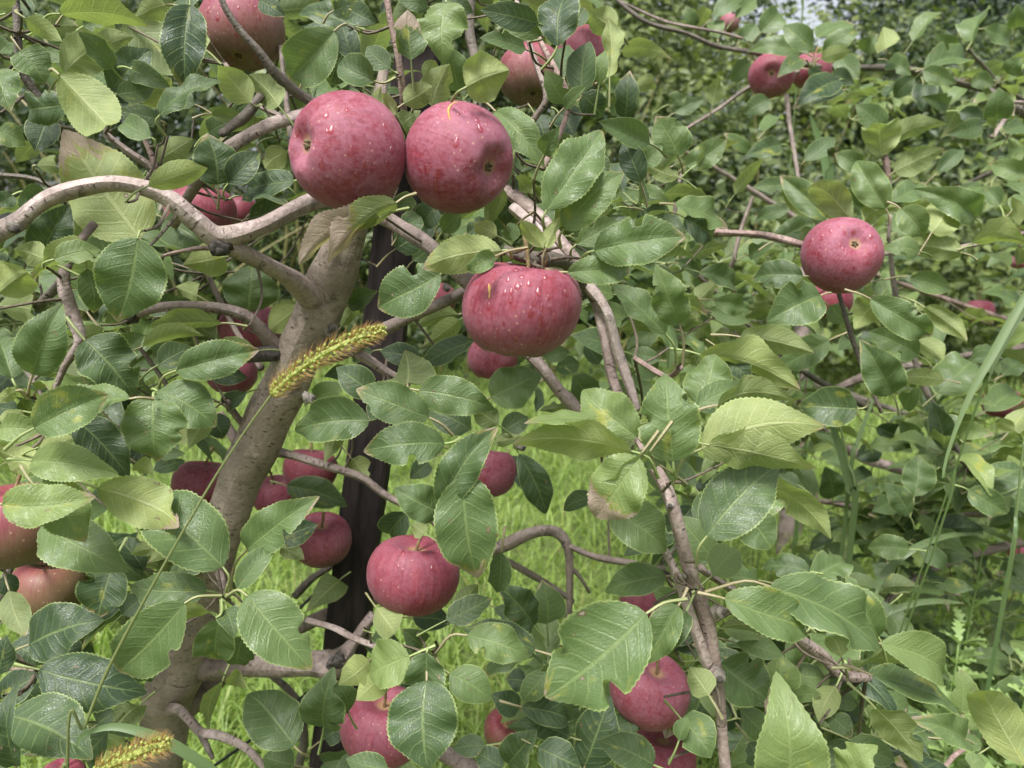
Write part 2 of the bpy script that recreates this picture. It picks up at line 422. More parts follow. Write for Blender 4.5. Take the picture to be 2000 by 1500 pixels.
def make_ground():
    N = NT('orchard_ground'); tc = N.n('TexCoord'); ob = tc.outputs['Object']
    a = N.noise(ob, 1.3, 5.0, 0.6); b = N.noise(ob, 30.0, 4.0, 0.7)
    c = N.mix(N.ramp(a, 0.3, 0.7), (0.075, 0.115, 0.028), (0.130, 0.175, 0.045))
    c = N.mix(N.ramp(b, 0.45, 0.7, 0.0, 0.7), c, (0.060, 0.050, 0.030))
    return N.done(N.bsdf(c, 0.9, 0.2, N.bump(b, 0.8, 0.03)))
M_GROUND = make_ground()
# ---------------------------------------------------------------- leaves
def v3(a): return np.array((a[0], a[1], a[2]), float)
def nrm(a): return a / (np.linalg.norm(a) + 1e-12)
WU = np.array([0, 0.0, 1.0])

def leaf_geo(geo, P0, P1, top, Wd, fold=0.3, arch=0.1, bend=0.0, wave=0.06, nu=14, nv=3, lp=(0.5, 0, 0, 0), teeth=True, notch=None, rug=0.0, twist=0.0, broad=0.44):
    """one blade from P0 (foot) to P1 (tip); top = direction of the upper side; Wd = full width"""
    P0, P1 = v3(P0), v3(P1); ax = P1 - P0; L = np.linalg.norm(ax); d = ax / L
    n = top - d * np.dot(top, d); n = nrm(n); s = np.cross(d, n)
    uu = np.linspace(0, 1, nu + 1)
    e = math.log(0.5) / math.log(broad)            # widest at u = broad
    q = uu ** e
    prof = np.sin(np.pi * np.clip(q, 0, 1)) ** 0.66
    prof = prof * (1 - 0.36 * np.clip((uu - 0.66) / 0.34, 0, 1) ** 1.15)
    prof[0] = 0.02; prof[-1] = 0.0
    ph = RNG.random(6) * 6.28; roll_up = RNG.normal() * .16; tipc = max(0.0, RNG.normal(.05, .09))
    vv = np.linspace(-1, 1, 2 * nv + 1)
    V = np.zeros((nu + 1, 2 * nv + 1, 3)); UV = np.zeros((nu + 1, 2 * nv + 1, 2))
    for i, u in enumerate(uu):
        c = P0 + d * L * u + n * (L * arch * 4 * u * (1 - u)) + s * (L * bend * 4 * u * (1 - u))
        c = c - n * (L * tipc * (max(0.0, u - .6) / .4) ** 2)
        slope = arch * 4 * (1 - 2 * u); nn = nrm(n - d * slope)
        dd = nrm(d + n * slope); ss = np.cross(dd, nn)
        tw = twist * (u - 0.3)
        nn, ss = nn * math.cos(tw) + ss * math.sin(tw), ss * math.cos(tw) - nn * math.sin(tw)
        half = Wd * 0.5 * prof[i]
        for j, v in enumerate(vv):
            a = abs(v); h = half
            if teeth and a > 0.99 and 0 < i < nu:
                h = half + (0.00042 if i % 2 else -0.00042) * min(1.0, half / 0.008)
            if notch is not None and a > 0.6:
                for (nu0, nsd, nr) in notch:
                    if nsd * v > 0:
                        h *= 1 - nr * math.exp(-((u - nu0) / 0.055) ** 4) * (a - .4)
            fa = fold * (1.15 - 0.55 * a)
            lat = h * a * math.cos(fa)
            up = h * a * math.sin(fa)
            sgn = 1 if v > 0 else -1
            up += Wd * wave * a * a * math.sin(u * 8.5 + ph[0] + (1.7 if v > 0 else 0)) * prof[i]
            up += Wd * wave * 0.7 * a * math.sin(u * 17 + ph[1] + (2.4 if v > 0 else 0)) * prof[i]
            up += Wd * .5 * roll_up * a ** 4 * prof[i] * math.sin(math.pi * min(1, u * 1.2))
            if rug: up += rug * L * 0.5 * math.sin((u - 0.2 * a) * 50) * (1 - a) * a * 3 * prof[i]
            V[i, j] = c + ss * (lat * sgn) + nn * up
            UV[i, j] = (u, v * 0.5 + 0.5)
    m = 2 * nv + 1; F = []
    for i in range(nu):
        for j in range(m - 1):
            # seen from the top side the face winds counter-clockwise
            F.append((i * m + j, i * m + j + 1, (i + 1) * m + j + 1, (i + 1) * m + j))
    # orientation test
    A, B, C_ = V[nu // 2, nv], V[nu // 2, nv + 1], V[nu // 2 + 1, nv]
    if np.dot(np.cross(B - A, C_ - A), n) < 0: F = [tuple(reversed(f)) for f in F]
    geo.add(V.reshape(-1, 3), F, UV.reshape(-1, 2), lp, 0)

def petiole(geo, P0, d, E, r=0.0009, rnd=0.5, sides=5):
    P0, E = v3(P0), v3(E); L = np.linalg.norm(E - P0)
    mid = P0 - d * L * 0.4
    mid = mid * 0.6 + (P0 + E) / 2 * 0.4
    tube(geo, [(*P0, r * 0.8), (*mid, r), (*E, r * 1.35)], sides, step=0.006, lp=(0.5, 0, 0, rnd), mi=1, cap=False, nmax=8)

class LeafRec: pass
LEAVES = []          # every leaf of both trees
def add_leaf(tree, P0, P1, top, Wd, E=None, hero=False, **kw):
    r = LeafRec(); r.tree = tree; r.P0 = v3(P0); r.P1 = v3(P1); r.top = v3(top); r.W = Wd; r.kw = kw; r.hero = hero
    r.E = None if E is None else v3(E)
    q = project(Vector((r.P0 + r.P1) / 2)); L = np.linalg.norm(r.P1 - r.P0)
    r.size = 0.0
    if q and -80 < q[0] < 2080 and -80 < q[1] < 1580: r.size = L * Wd / q[2] ** 2
    r.d = q[2] if q else 9
    LEAVES.append(r); return r

def parse(region, text, tree_of):
    x0, y0 = region
    for line in text.strip().splitlines():
        line = line.split('#')[0].strip()
        if not line: continue
        tk = line.split(); kv = dict(t.split('=') for t in tk if '=' in t); tk = [t for t in tk if '=' not in t]
        bx, by, tx, ty, wv = [float(t) for t in tk[:5]]; side = tk[5]; tone = float(tk[6]); d = float(tk[7])
        X = lambda c: x0 + c * 0.34
        Y = lambda c: y0 + c * 0.34
        dz = float(kv.get('dz', random.uniform(-0.02, 0.02)))
        P0 = v3(at(X(bx), Y(by), d)); P1 = v3(at(X(tx), Y(ty), d + dz * (d / 0.5)))
        ax = P1 - P0; L = np.linalg.norm(ax); dd = ax / L
        view = nrm(v3(EYE) - (P0 + P1) / 2)
        n0 = nrm(view - dd * np.dot(view, dd))
        wm = wv * 0.34 / FPX * d * 1.1
        fold = float(kv['f']) * 1.5 if 'f' in kv else random.uniform(0.22, 0.72)
        Wr = max(wm * 1.06 / math.cos(fold * 0.8), 0.46 * L)
        roll = math.acos(min(1.0, wm * 1.06 / (Wr * math.cos(fold * 0.8)))); roll = min(roll, 1.15)
        if roll < 0.12: roll = random.uniform(0.05, 0.3)
        topn = n0 if side == 't' else -n0
        sv = np.cross(dd, topn)
        c1 = topn * math.cos(roll) + sv * math.sin(roll); c2 = topn * math.cos(roll) - sv * math.sin(roll)
        topn = c1 if c1[2] > c2[2] else c2
        E = None
        if 'p' in kv:
            ex, ey = [float(t) for t in kv['p'].split(',')]
            E = at(X(ex), Y(ey), d + 0.012)
        br, sp = float(kv.get('b', 0)), float(kv.get('s', 0))
        if br == 0 and random.random() < 0.38: br = random.uniform(0.04, 0.16)
        if sp == 0 and random.random() < 0.5: sp = random.uniform(0.08, 0.3)
        notch = None
        if random.random() < 0.32: notch = [(random.uniform(.3, .88), random.choice((-1, 1)), random.uniform(.4, 1.0)) for _ in range(random.choice((1, 1, 2)))]
        # picture-space bow of the midrib is a sideways bow of the blade
        c = float(kv.get('c', random.uniform(-0.05, 0.05)))
        arch = float(kv.get('a', random.uniform(0.02, 0.16)))
        add_leaf(tree_of(X((bx + tx) / 2), Y((by + ty) / 2), d), P0, P1, topn, Wr, E, hero=True, fold=fold, arch=arch, bend=c,
                 wave=float(kv.get('w', random.uniform(0.04, 0.12))), rug=float(kv.get('r', 0.0)), twist=float(kv.get('tw', random.uniform(-0.4, 0.4))),
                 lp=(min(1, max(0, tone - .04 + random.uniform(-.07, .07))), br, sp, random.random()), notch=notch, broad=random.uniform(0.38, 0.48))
# ---------------------------------------------------------------- the leaves one can pick out, noted nine fields at a time:
# foot x y, tip x y, width, side shown (t upper, u under), tone, distance in metres; b brown, s spots, f fold, p stalk end, r relief
R1 = """
350 80 850 150 125 u .8 .50 a=.12 p=230,140 f=.2
145 105 360 235 95 u .8 .49 p=100,60
340 430 665 765 245 u .7 .46 p=290,405 b=.06
800 1365 365 745 400 u .65 .56 b=.30 f=.1 a=.02
410 600 150 640 170 t .2 .52 p=440,660
120 290 260 480 170 t .4 .53
370 420 640 230 200 u .6 .54
650 395 450 175 100 t .45 .53 f=.6
560 270 760 205 120 u .6 .56 p=480,330
640 520 865 285 170 t .2 .56 p=610,560
1090 30 1065 515 200 t .1 .60 f=.45
1180 285 1050 200 130 u .75 .66
670 540 890 500 115 t .35 .53
760 400 998 515 105 t .3 .54 a=.2
740 610 990 440 150 u .75 .57
920 660 1275 470 95 t .2 .52 a=.15 p=950,780
920 695 670 640 105 t .2 .54 p=940,720
870 790 680 690 115 t .5 .52 p=890,840
1440 590 1250 370 150 u .72 .60 p=1500,600
1600 610 1430 425 145 u .6 .62
1920 180 1660 455 235 t .45 .58 s=.3 b=.1 p=1990,140
1490 0 1640 95 95 t .2 .60
2010 250 1890 500 160 t .1 .60
1250 1060 1190 765 225 t .15 .60 p=1250,1200
900 930 1110 795 125 u .6 .60 s=.4
850 1070 1195 955 130 u .95 .50 b=.08 f=.2
1310 1055 1495 870 130 t .2 .60 p=1290,1150
1650 870 1515 970 120 u .7 .66
1690 1040 1385 1100 125 t .2 .61 p=1720,1010
1400 1125 1650 1150 90 t .2 .63
1430 1255 1690 1170 140 t .15 .64 p=1390,1270
310 1490 580 1430 125 t .65 .49 p=250,1540
250 1490 85 1430 130 u .6 .52
240 1485 400 1175 180 t .12 .55 r=.02
400 1400 510 1175 120 u .6 .57
110 1215 275 1085 95 t .3 .58
780 1150 905 1190 110 u .72 .57
950 1260 1210 1430 220 t .3 .66
-20 400 60 645 170 t .4 .50
-20 750 150 835 120 t .5 .52
190 820 90 930 95 u .6 .56
280 665 200 870 150 t .15 .56
210 950 330 965 85 u .6 .60
-10 310 55 235 90 t .5 .56
200 310 445 225 160 t .4 .60
240 175 450 150 95 u .5 .60
180 105 110 -10 95 t .3 .56
-10 25 95 10 70 u .7 .52
420 55 610 -10 80 t .3 .58
950 30 805 90 135 u .5 .66
1200 765 1340 695 105 t .2 .66
1210 655 1400 670 75 t .7 .63
640 475 515 395 125 t .3 .58
30 80 190 60 90 u .7 .56
480 150 600 90 100 t .3 .64
90 540 10 470 100 t .35 .60
560 1010 700 930 110 t .3 .62
1020 330 1080 460 60 u .7 .64
1120 600 1010 560 80 t .2 .68
70 1120 -30 1180 90 t .25 .62
1760 430 1850 300 130 u .6 .68
1700 1120 1800 1240 120 u .85 .70
"""
R2 = """
620 15 600 325 240 t .62 .55 s=.3 f=.15
740 500 985 403 225 u .78 .47 f=.5 p=650,580
1150 135 815 55 135 t .15 .55
1170 205 905 85 120 t .45 .56 p=1100,240
1080 285 815 215 95 t .3 .60
1260 265 1310 -20 215 t .12 .55 p=1170,400 r=.01
1400 545 1440 222 155 t .2 .57 p=1310,560
1600 175 1440 75 135 u .72 .70
1560 440 1550 100 105 u .6 .66
1630 290 1880 290 95 u .75 .80 a=.2
1650 690 1670 405 125 t .12 .75 p=1610,720
1310 595 1195 400 115 t .5 .58 p=1330,560
1300 620 1428 498 65 t .4 .56
1300 445 1310 260 105 t .2 .65
905 640 1185 960 155 t .45 .56 b=.05
1200 1205 1515 748 240 t .5 .45 f=.4 b=.07 p=1190,1330 r=.006
1300 1315 1625 978 205 t .5 .46 p=1280,1420 f=.35
1185 890 1275 728 95 t .4 .50
1790 825 1495 697 120 t .35 .62
1740 1050 1640 805 135 t .05 .62
1950 890 1825 668 175 t .5 .70
1750 945 1865 838 105 t .45 .70
1960 1020 1765 950 85 u .6 .75
940 1440 485 1535 190 u .75 .45 a=.14 p=1000,1480 f=.2
915 1355 775 1285 95 u .6 .50
1030 1290 955 1375 85 t .4 .52
1180 1425 1045 1270 80 u .85 .45 f=.5 p=1175,1540
1195 1425 1278 1240 65 u .85 .45 f=.5 p=1180,1540
1370 1405 1605 1268 125 t .5 .50 p=1340,1490
1475 1440 1998 1360 235 t .45 .46 f=.4 b=.1 p=1400,1490
310 1175 465 1145 95 t .3 .55
335 1165 -60 1510 150 u .6 .48 b=.6 a=.12 f=.35
240 1250 -225 1520 115 u .5 .485 b=.95 a=.14 f=.4
950 1080 855 1305 95 u .5 .56
1000 985 970 1315 115 t .05 .58
1020 1015 1125 1105 85 u .7 .60
380 595 545 495 125 u .6 .53 w=.15
540 610 640 365 155 u .65 .54
500 455 560 345 85 u .5 .58
700 525 645 265 155 t .4 .60
300 395 165 265 115 t .3 .55 p=340,420
420 345 400 55 165 t .3 .52 b=.45 w=.2
205 465 -5 365 155 t .25 .52 p=330,445
100 355 20 125 120 t .15 .60
80 60 215 135 115 t .2 .62
220 655 240 505 75 u .6 .52 w=.2
330 660 255 535 65 u .6 .51 w=.2
520 40 345 10 90 t .3 .62
600 -10 775 65 115 t .15 .65
1500 485 1530 285 85 t .6 .62
1400 540 1525 675 135 t .1 .66
1530 470 1615 500 75 t .5 .80
1270 650 1355 785 155 t .05 .70
1130 660 1205 855 135 t .05 .70
1720 1095 1905 1165 95 t .5 .80
1760 1210 1995 1325 125 t .2 .75
1580 1200 1395 1275 75 u .5 .65 b=.6
-20 60 70 20 90 t .2 .62
330 740 460 640 120 u .5 .60 w=.2
350 960 400 700 110 t .35 .62 w=.2
1000 120 1090 20 100 t .2 .68
1340 150 1420 40 90 t .2 .7
1900 600 2000 560 80 t .35 .85
1560 620 1680 560 90 t .35 .80
1700 500 1830 480 80 u .6 .85
1880 1140 2000 1060 100 t .4 .82
1440 900 1560 1010 110 t .3 .68
380 1320 480 1240 110 t .2 .62
600 1330 700 1180 100 t .35 .62
740 1340 860 1260 90 t .3 .6
330 1430 520 1300 150 t .15 .66
530 1250 400 1460 140 t .2 .70
430 1500 560 1400 130 t .3 .68
560 1180 480 1300 130 t .1 .66
"""
R3 = """
720 300 415 280 95 t .45 1.20 a=.15
780 285 615 142 115 t .4 1.15 p=770,380
840 295 1055 178 95 t .5 1.15 p=790,380
810 215 1032 135 85 t .45 1.20
830 335 1005 288 75 u .7 1.10 p=790,385
730 345 588 440 85 t .35 1.05 p=770,385
935 460 708 582 125 t .1 1.10
955 520 768 605 105 t .05 1.15
760 400 845 432 55 t .2 1.15
890 440 1025 485 85 t .2 1.20
930 330 1055 455 105 t .4 1.20
540 575 392 652 95 t .25 1.20
430 350 315 465 95 t .35 1.25
370 240 462 138 85 t .4 1.30
240 222 215 108 85 t .5 1.30
110 155 55 38 65 t .4 1.30
120 155 195 40 70 u .6 1.30
210 105 405 -5 85 t .4 1.30
340 105 455 -5 75 t .5 1.30
490 185 605 58 115 t .45 1.30
1210 278 1190 155 110 u .6 1.20 p=1230,330
1360 240 1512 42 65 t .5 1.20
1700 238 1802 48 85 t .5 1.20
1220 350 1345 425 95 t .3 1.25
1430 392 1682 385 85 t .4 1.20 a=.15
1420 400 1612 475 85 t .4 1.15
1370 450 1248 562 95 t .25 1.30
1420 485 1420 645 105 t .15 1.30
1490 480 1495 655 55 t .1 1.30
1840 685 1860 508 135 t .4 1.10 p=1820,780
1200 745 1030 600 115 t .4 .95
1180 895 1170 708 170 u .7 .90 p=1200,930 f=.45
1260 805 1528 702 105 u .6 .92 a=.15 p=1210,920
1255 985 1532 855 135 u .5 .90 a=.12 p=1220,1070
210 605 250 438 95 u .5 1.15
-10 650 160 570 85 t .3 1.10
510 755 612 655 55 t .4 1.10
605 830 398 895 95 t .3 1.05 p=670,880
430 865 278 765 65 t .4 1.05
740 925 918 778 95 t .25 1.00 p=710,980
340 1115 495 908 65 u .6 1.00
20 895 10 690 120 t .4 .80
60 955 295 800 125 t .4 .80
120 945 345 808 75 u .7 .79
-10 950 125 898 55 u .6 .80
660 1060 445 1072 85 t .3 .85 p=730,1060
865 1255 598 1008 125 t .4 .80 f=.5
800 1235 608 1088 105 u .65 .82
1005 1265 768 1062 155 u .5 .78
1080 1195 865 1070 95 t .5 .82
1205 1195 1035 918 155 t .6 .78 s=.3
1070 955 915 880 95 t .4 .95
1080 1285 1285 1188 105 u .9 .78 b=.05
1290 1200 1425 1355 135 t .6 .76
1470 1335 1605 1090 185 u .8 .76 w=.15
1720 1255 1398 1090 145 t .5 .78 a=.16 p=1750,1370
1240 1155 1435 1055 115 t .4 .85
1650 1455 1315 1400 125 u .6 .76 a=.15
1400 1445 1215 1420 115 t .6 .74
1700 1412 2020 1400 125 u .7 .76
2020 1000 1800 940 95 t .6 .90 a=.15
1970 1295 1930 1128 55 u .8 .80
560 1385 805 1275 115 t .4 .85
800 1320 708 1392 85 u .5 .82
650 1200 450 1265 75 t .3 .95
0 1180 302 1312 105 t .55 .70 b=.2 w=.15
50 1250 225 1372 155 t .12 .75
1760 720 1565 762 95 t .3 1.15
1500 995 1655 858 75 t .3 1.10
1340 975 1485 872 90 t .5 1.1
2005 720 1880 765 85 t .4 1.10
1630 640 1795 690 75 t .1 1.2
50 1485 285 1405 85 u .5 .85
420 1460 570 1400 80 t .35 .95
1570 600 1440 560 80 t .3 1.3
1900 420 1990 330 90 t .4 1.2
1700 450 1830 490 80 t .35 1.25
1780 170 1930 250 85 t .35 1.3
1950 160 1960 20 80 t .45 1.2
1600 300 1500 200 80 t .45 1.3
1080 300 1150 200 80 t .45 1.3
1930 1210 2010 1120 90 t .5 .9
1860 1180 1780 1080 90 t .4 1.0
"""
R4 = """
790 -85 675 392 325 t .42 .47 b=.12 s=.12 f=.15 p=815,-130
500 90 545 348 145 t .35 .52 s=.5
190 692 352 298 215 t .35 .46 f=.4 p=165,830 r=.006
70 718 -5 488 185 t .4 .48 p=160,835
-10 230 172 95 185 u .8 .48 r=.006
570 40 178 122 105 u .7 .50 a=.15
-10 300 205 335 165 u .5 .55
200 1002 612 805 225 t .42 .44 f=.4 r=.008
745 835 308 955 135 t .5 .46 p=880,835
490 500 765 815 275 t .2 .52 s=.45 b=.05
1015 672 1485 550 175 t .38 .50 f=.45 p=910,770
910 640 1112 540 135 t .2 .55
905 790 1242 995 235 t .42 .50 p=890,810
880 838 885 1195 315 t .5 .48 s=.7 b=.13 f=.1 p=890,805
-10 1010 248 1025 135 t .75 .46
185 1190 668 1262 185 t .7 .46 a=.1
15 1440 540 1392 215 t .72 .43 b=.12 s=.3 f=.35 c=.08
200 1335 492 1655 235 t .65 .45 f=.3
440 955 745 1288 195 t .05 .56
560 1350 1065 1560 245 u .85 .47 b=.22 f=.1
1280 1800 828 1370 325 t .3 .48 f=.15 s=.12 p=1290,1960
1425 335 1450 55 275 t .4 .68 f=.1 p=1400,440
1290 20 1055 65 165 u .95 .60 b=.12
1725 290 1528 445 145 u .95 .76 s=.3
1130 240 1008 190 105 u .6 .70
820 295 1105 270 115 t .2 .66
1270 400 858 420 95 u .6 .57
820 535 1155 430 85 u .7 .56
470 485 592 430 95 u .6 .58
470 705 315 445 135 u .4 .60
500 335 408 195 115 t .3 .60
830 470 708 545 95 t .4 .60
1480 560 1100 645 95 u .55 .62
1200 660 1420 720 110 t .1 .70
1420 800 1285 895 85 t .1 .70
1190 940 1085 1105 105 u .5 .65
1200 930 1285 1065 115 t .1 .68
1020 1010 1090 1095 80 u .9 .68
2120 960 1695 1020 215 t .3 .62 p=2180,930
1950 1040 1868 1185 85 u .6 .70
900 1140 1065 1150 70 t .3 .68
880 1245 1065 1190 85 t .15 .70
780 1200 880 1260 90 u .9 .66
1420 1700 1808 1398 195 t .5 .50 f=.3 p=1320,1950
1650 1335 1995 1455 145 t .2 .80
185 1235 -10 1125 135 u .9 .50
210 790 290 735 60 u .9 .5
90 790 -10 855 65 u .8 .46 p=165,835
1800 835 1995 755 115 t .65 .90
2005 690 1865 705 85 t .3 .75
225 1115 435 1060 95 u .7 .50
580 900 480 780 120 t .2 .6
680 560 600 440 120 t .25 .64
1000 560 880 600 100 t .2 .64
100 900 -20 880 100 t .2 .58
330 1060 300 900 110 t .1 .62
1130 870 1020 1000 120 u .6 .72
30 1000 130 900 110 u .7 .56
"""
R5 = """
590 118 205 305 250 t .38 .47 b=.10 f=.3
905 15 735 95 95 t .5 .44 w=.2
1320 108 1692 88 155 t .45 .46 b=.12 f=.4 p=1200,95
1880 460 1568 178 135 t .45 .52 p=1945,640
1960 400 1825 65 175 t .58 .50 p=1980,640 w=.14
1640 562 1335 468 125 t .25 .70
1660 362 1408 308 95 t .5 .80
1880 430 1605 430 75 u .5 .75
1350 700 1475 875 155 t .35 .80
780 503 488 642 115 t .1 .60
700 380 488 535 105 u .7 .65
690 350 448 422 85 u .6 .68
400 742 390 565 225 u .5 .56 f=.5
480 600 240 560 110 t .1 .62
522 942 105 778 205 t .33 .47 s=.5 b=.12 f=.1 p=660,1045
195 805 -10 655 155 t .25 .52
468 788 902 888 195 t .35 .49 s=.4 f=.1
880 825 1165 685 215 t .45 .50 s=.2
612 1092 142 1132 215 t .35 .46 s=.2 f=.12 p=700,1060
765 1012 515 898 165 t .2 .55
922 985 778 888 125 u .4 .60
612 1452 905 1002 185 t .25 .47 f=.5 p=620,1520
940 1032 1095 938 115 t .3 .62
910 1082 1052 1050 65 u .6 .6
1685 1135 1015 1062 175 u .8 .42 a=.1 c=.05 p=1840,1290 f=.15
1465 942 1072 962 85 t .72 .44 b=.15
1722 1055 1405 785 240 t .62 .44 p=1830,1280 f=.3
1925 1192 1880 688 300 t .45 .43 r=.03 f=.15 p=1940,1290
1730 1170 1480 1515 300 t .75 .42 b=.42 f=.2
1795 1135 1535 1495 85 u .6 .42 b=.3
1492 1400 1295 1475 95 t .2 .60
1040 1155 1195 1495 145 t .12 .62 f=.4
985 1160 1060 1360 90 t .1 .90
720 1278 805 1875 315 t .35 .46 s=.55 b=.2 f=.12 p=700,1200
605 1495 325 1350 175 t .3 .56
700 1150 850 1225 80 u .55 .66
1100 780 985 875 95 t .2 .70
1130 750 1135 915 50 t .15 .72
1330 900 1160 900 65 u .3 .75
520 1200 415 1290 100 t .2 .65
1845 1215 1698 1135 95 t .4 .47
1830 705 1685 590 125 t .35 .75
1850 612 1655 570 85 t .4 .70
60 300 210 220 100 t .35 .72
20 420 100 300 90 u .6 .8
200 560 60 600 90 t .2 .7
270 870 180 960 110 t .2 .6
1180 600 1330 560 90 t .3 .85
1250 660 1400 640 100 t .3 .9
1500 640 1420 520 90 t .25 .85
80 1180 170 1300 110 u .7 .72
"""
R6 = """
730 130 432 150 145 t .2 .76
830 242 535 385 225 t .38 .72 f=.3
1160 270 1030 415 155 u .8 .73
1120 262 1482 472 155 t .45 .70 a=.16 f=.35
1430 310 1682 495 95 u .62 .75
1340 140 1585 212 105 t .5 .80 b=.07 p=1200,150
140 110 372 212 95 t .3 .80
140 100 -5 38 85 t .2 .85
120 280 230 170 95 u .5 .9
220 272 442 332 105 t .4 .90
200 332 442 385 95 t .4 .95
370 480 795 572 135 u .62 .62 b=.06 f=.3
140 582 715 785 155 u .72 .60 a=.14
130 862 225 578 235 t .6 .56 f=.2
280 580 425 742 115 t .1 .62
880 500 585 655 155 t .35 .75 f=.3
1240 803 1075 515 175 t .35 .70 f=.5
1390 585 1105 448 155 t .5 .85
1550 730 1278 722 95 u .55 .85
1042 892 705 868 195 t .25 .70 f=.25 p=1110,830
1310 892 1400 778 95 t .4 .75 p=1190,920
1500 802 1705 605 225 t .5 .90 f=.15
150 1122 835 985 300 u .72 .45 b=.06 f=.15 a=.05 c=.09 p=-20,1330
190 1100 805 1235 195 u .72 .45 b=.05 a=.05
240 872 655 820 145 u .62 .48 b=.05
110 882 405 758 115 t .4 .49
180 1622 595 1198 305 t .35 .46 f=.25 p=120,1790
490 1318 892 1642 145 u .7 .50 f=.2 a=.1
400 1505 625 1345 165 t .6 .60 r=.02
900 1405 860 1228 135 t .3 1.10
1370 1395 1390 1158 145 t .3 .90
1340 1505 1215 1325 115 t .25 .85
1740 1335 2015 1205 155 t .35 .95
1800 1380 2010 1280 120 t .3 1.0
1440 1340 1755 1280 85 t .5 1.0
1600 1022 1825 1040 85 t .62 .95 a=.12
1950 1022 1838 955 65 u .95 .9
1925 1010 2010 890 100 u .6 .95
1780 905 1962 775 135 t .5 1.10
1600 372 1822 382 45 u .95 1.3
2005 305 1775 218 75 t .4 1.20
1380 500 1545 625 95 u .6 .95
1560 1135 1478 855 115 t .3 .95
1680 1358 1905 1495 125 t .3 .90
1150 1000 1330 1090 110 t .1 1.2
1040 1180 1180 1130 100 t .1 1.2
1000 1300 1130 1260 90 t .2 1.2
1700 620 1850 540 90 t .4 1.3
1880 700 2000 640 100 t .4 1.2
1250 1420 1130 1480 110 t .3 1.05
640 700 720 600 90 t .3 1.0
880 300 970 400 100 t .35 .85
1040 480 930 560 90 t .3 1.0
1380 1050 1290 960 90 t .3 1.1
700 1330 590 1270 90 t .3 .9
"""
R7 = """
240 105 725 358 265 t .48 .50 f=.2
1185 482 732 455 175 t .35 .49 p=1270,510
1062 553 640 972 295 t .42 .47 f=.25 p=1270,510
1422 513 1792 938 285 t .5 .47 b=.12 f=.25 p=1300,515 s=.15
1360 472 1585 195 115 t .42 .48 f=.45 p=1290,495
1260 640 1230 903 195 t .35 .50 p=1270,530
1300 588 1345 742 118 t .3 .48 p=1275,530
1240 635 988 652 40 u .8 .47 p=1270,530
1400 738 1380 905 175 t .3 .55
170 790 572 648 275 t .15 .55 f=.1
228 935 835 1060 275 t .15 .52 f=.1 s=.1
55 1200 515 1425 305 t .2 .50 s=.3 f=.15
650 340 558 642 225 t .1 .58
50 480 150 742 125 u .5 .56
60 790 262 892 165 t .1 .60
-5 1085 225 958 165 t .15 .55
-10 965 40 738 120 t .15 .50
90 1485 30 1065 115 t .2 .46 f=.5
1690 1372 1418 1038 275 t .3 .55 f=.15 p=1770,1430
1860 1262 1900 968 215 t .25 .56 p=1830,1420
1690 1482 1508 1430 135 t .3 .60
1280 1000 1208 1283 75 u .5 .70
800 1140 658 1295 135 u .4 .62
622 1288 498 1485 135 t .25 .55
1570 205 1825 100 135 t .15 .60
1610 230 1750 300 90 u .5 .75
1950 420 1785 572 145 u .4 .80
970 220 748 272 75 u .6 .55
980 240 860 310 60 u .6 .6
760 850 900 990 110 t .3 .62
1310 980 1400 1030 80 u .8 .66
-10 420 95 490 100 t .1 .6
120 1040 250 1130 120 t .15 .66
330 780 450 900 120 t .1 .66
560 1250 680 1180 120 t .15 .66
900 830 830 980 100 t .2 .66
1860 1330 1970 1250 110 t .1 .66
1440 690 1500 800 90 t .3 .62
700 620 820 520 140 t .15 .64
20 1470 -20 1280 110 t .15 .58
"""
R8 = """
180 882 5 1022 155 u .9 .50
412 858 168 972 235 t .72 .48 f=.2
255 980 105 1112 150 u 1. .50
510 838 480 1115 195 t .32 .47 f=.35 p=535,850 b=.05
640 958 882 1115 175 t .47 .50 f=.25 p=560,860
510 998 520 1505 345 t .25 .47 f=.12 r=.01
745 738 1102 862 185 t .47 .50 f=.12 p=555,850
1132 822 712 698 155 t .25 .52
620 652 892 518 135 t .2 .56
690 640 800 430 110 u .4 .6
1122 682 918 448 175 t .15 .60
1200 672 1180 428 175 t .3 .70
940 258 912 493 115 t .2 .48
1772 612 1190 1095 450 t .40 .42 r=.012 b=.08 s=.3 f=.12 c=-.04 p=2000,530
1882 398 1525 482 155 t .35 .52 f=.35 p=2000,440
1575 15 1895 255 235 t .5 .50 b=.06 r=.015
1955 568 1750 905 155 t .42 .48 f=.5
2000 598 1878 845 155 t .2 .50
1770 700 1680 900 100 t .6 .50
1800 468 1955 565 105 t .4 .60
1042 1162 888 1078 125 t .15 .65
1058 1150 1365 1232 145 t .15 .60
1332 1322 1035 1230 135 t .1 .62
978 1472 1135 1288 165 t .25 .58
1148 1380 1405 1505 165 t .2 .56
1420 1485 1560 1088 235 t .15 .62 f=.1
1812 1482 1495 1348 175 t .35 .46
850 1370 658 1392 105 t .2 .70
950 1500 800 1410 120 t .15 .65
1082 1000 965 988 115 t .05 .62
290 1505 45 1448 115 t .3 .50
482 802 368 698 115 t .2 .60
220 580 345 745 145 u .6 .62
430 638 655 665 125 t .1 .70
210 730 350 780 90 t .1 .66
400 28 288 172 145 t .2 .70
500 152 418 98 85 u .6 .60
1200 948 1058 1112 125 t .35 .60
1960 1342 2005 1205 75 t .4 .50
1680 780 1580 860 110 t .2 .66
1340 1420 1480 1300 120 t .15 .66
60 1180 -10 1010 100 t .25 .56
1260 1180 1140 1080 110 t .15 .7
900 580 1040 680 90 t .15 .66
1640 1180 1700 1320 120 t .2 .68
1450 1010 1330 1110 120 t .15 .7
"""
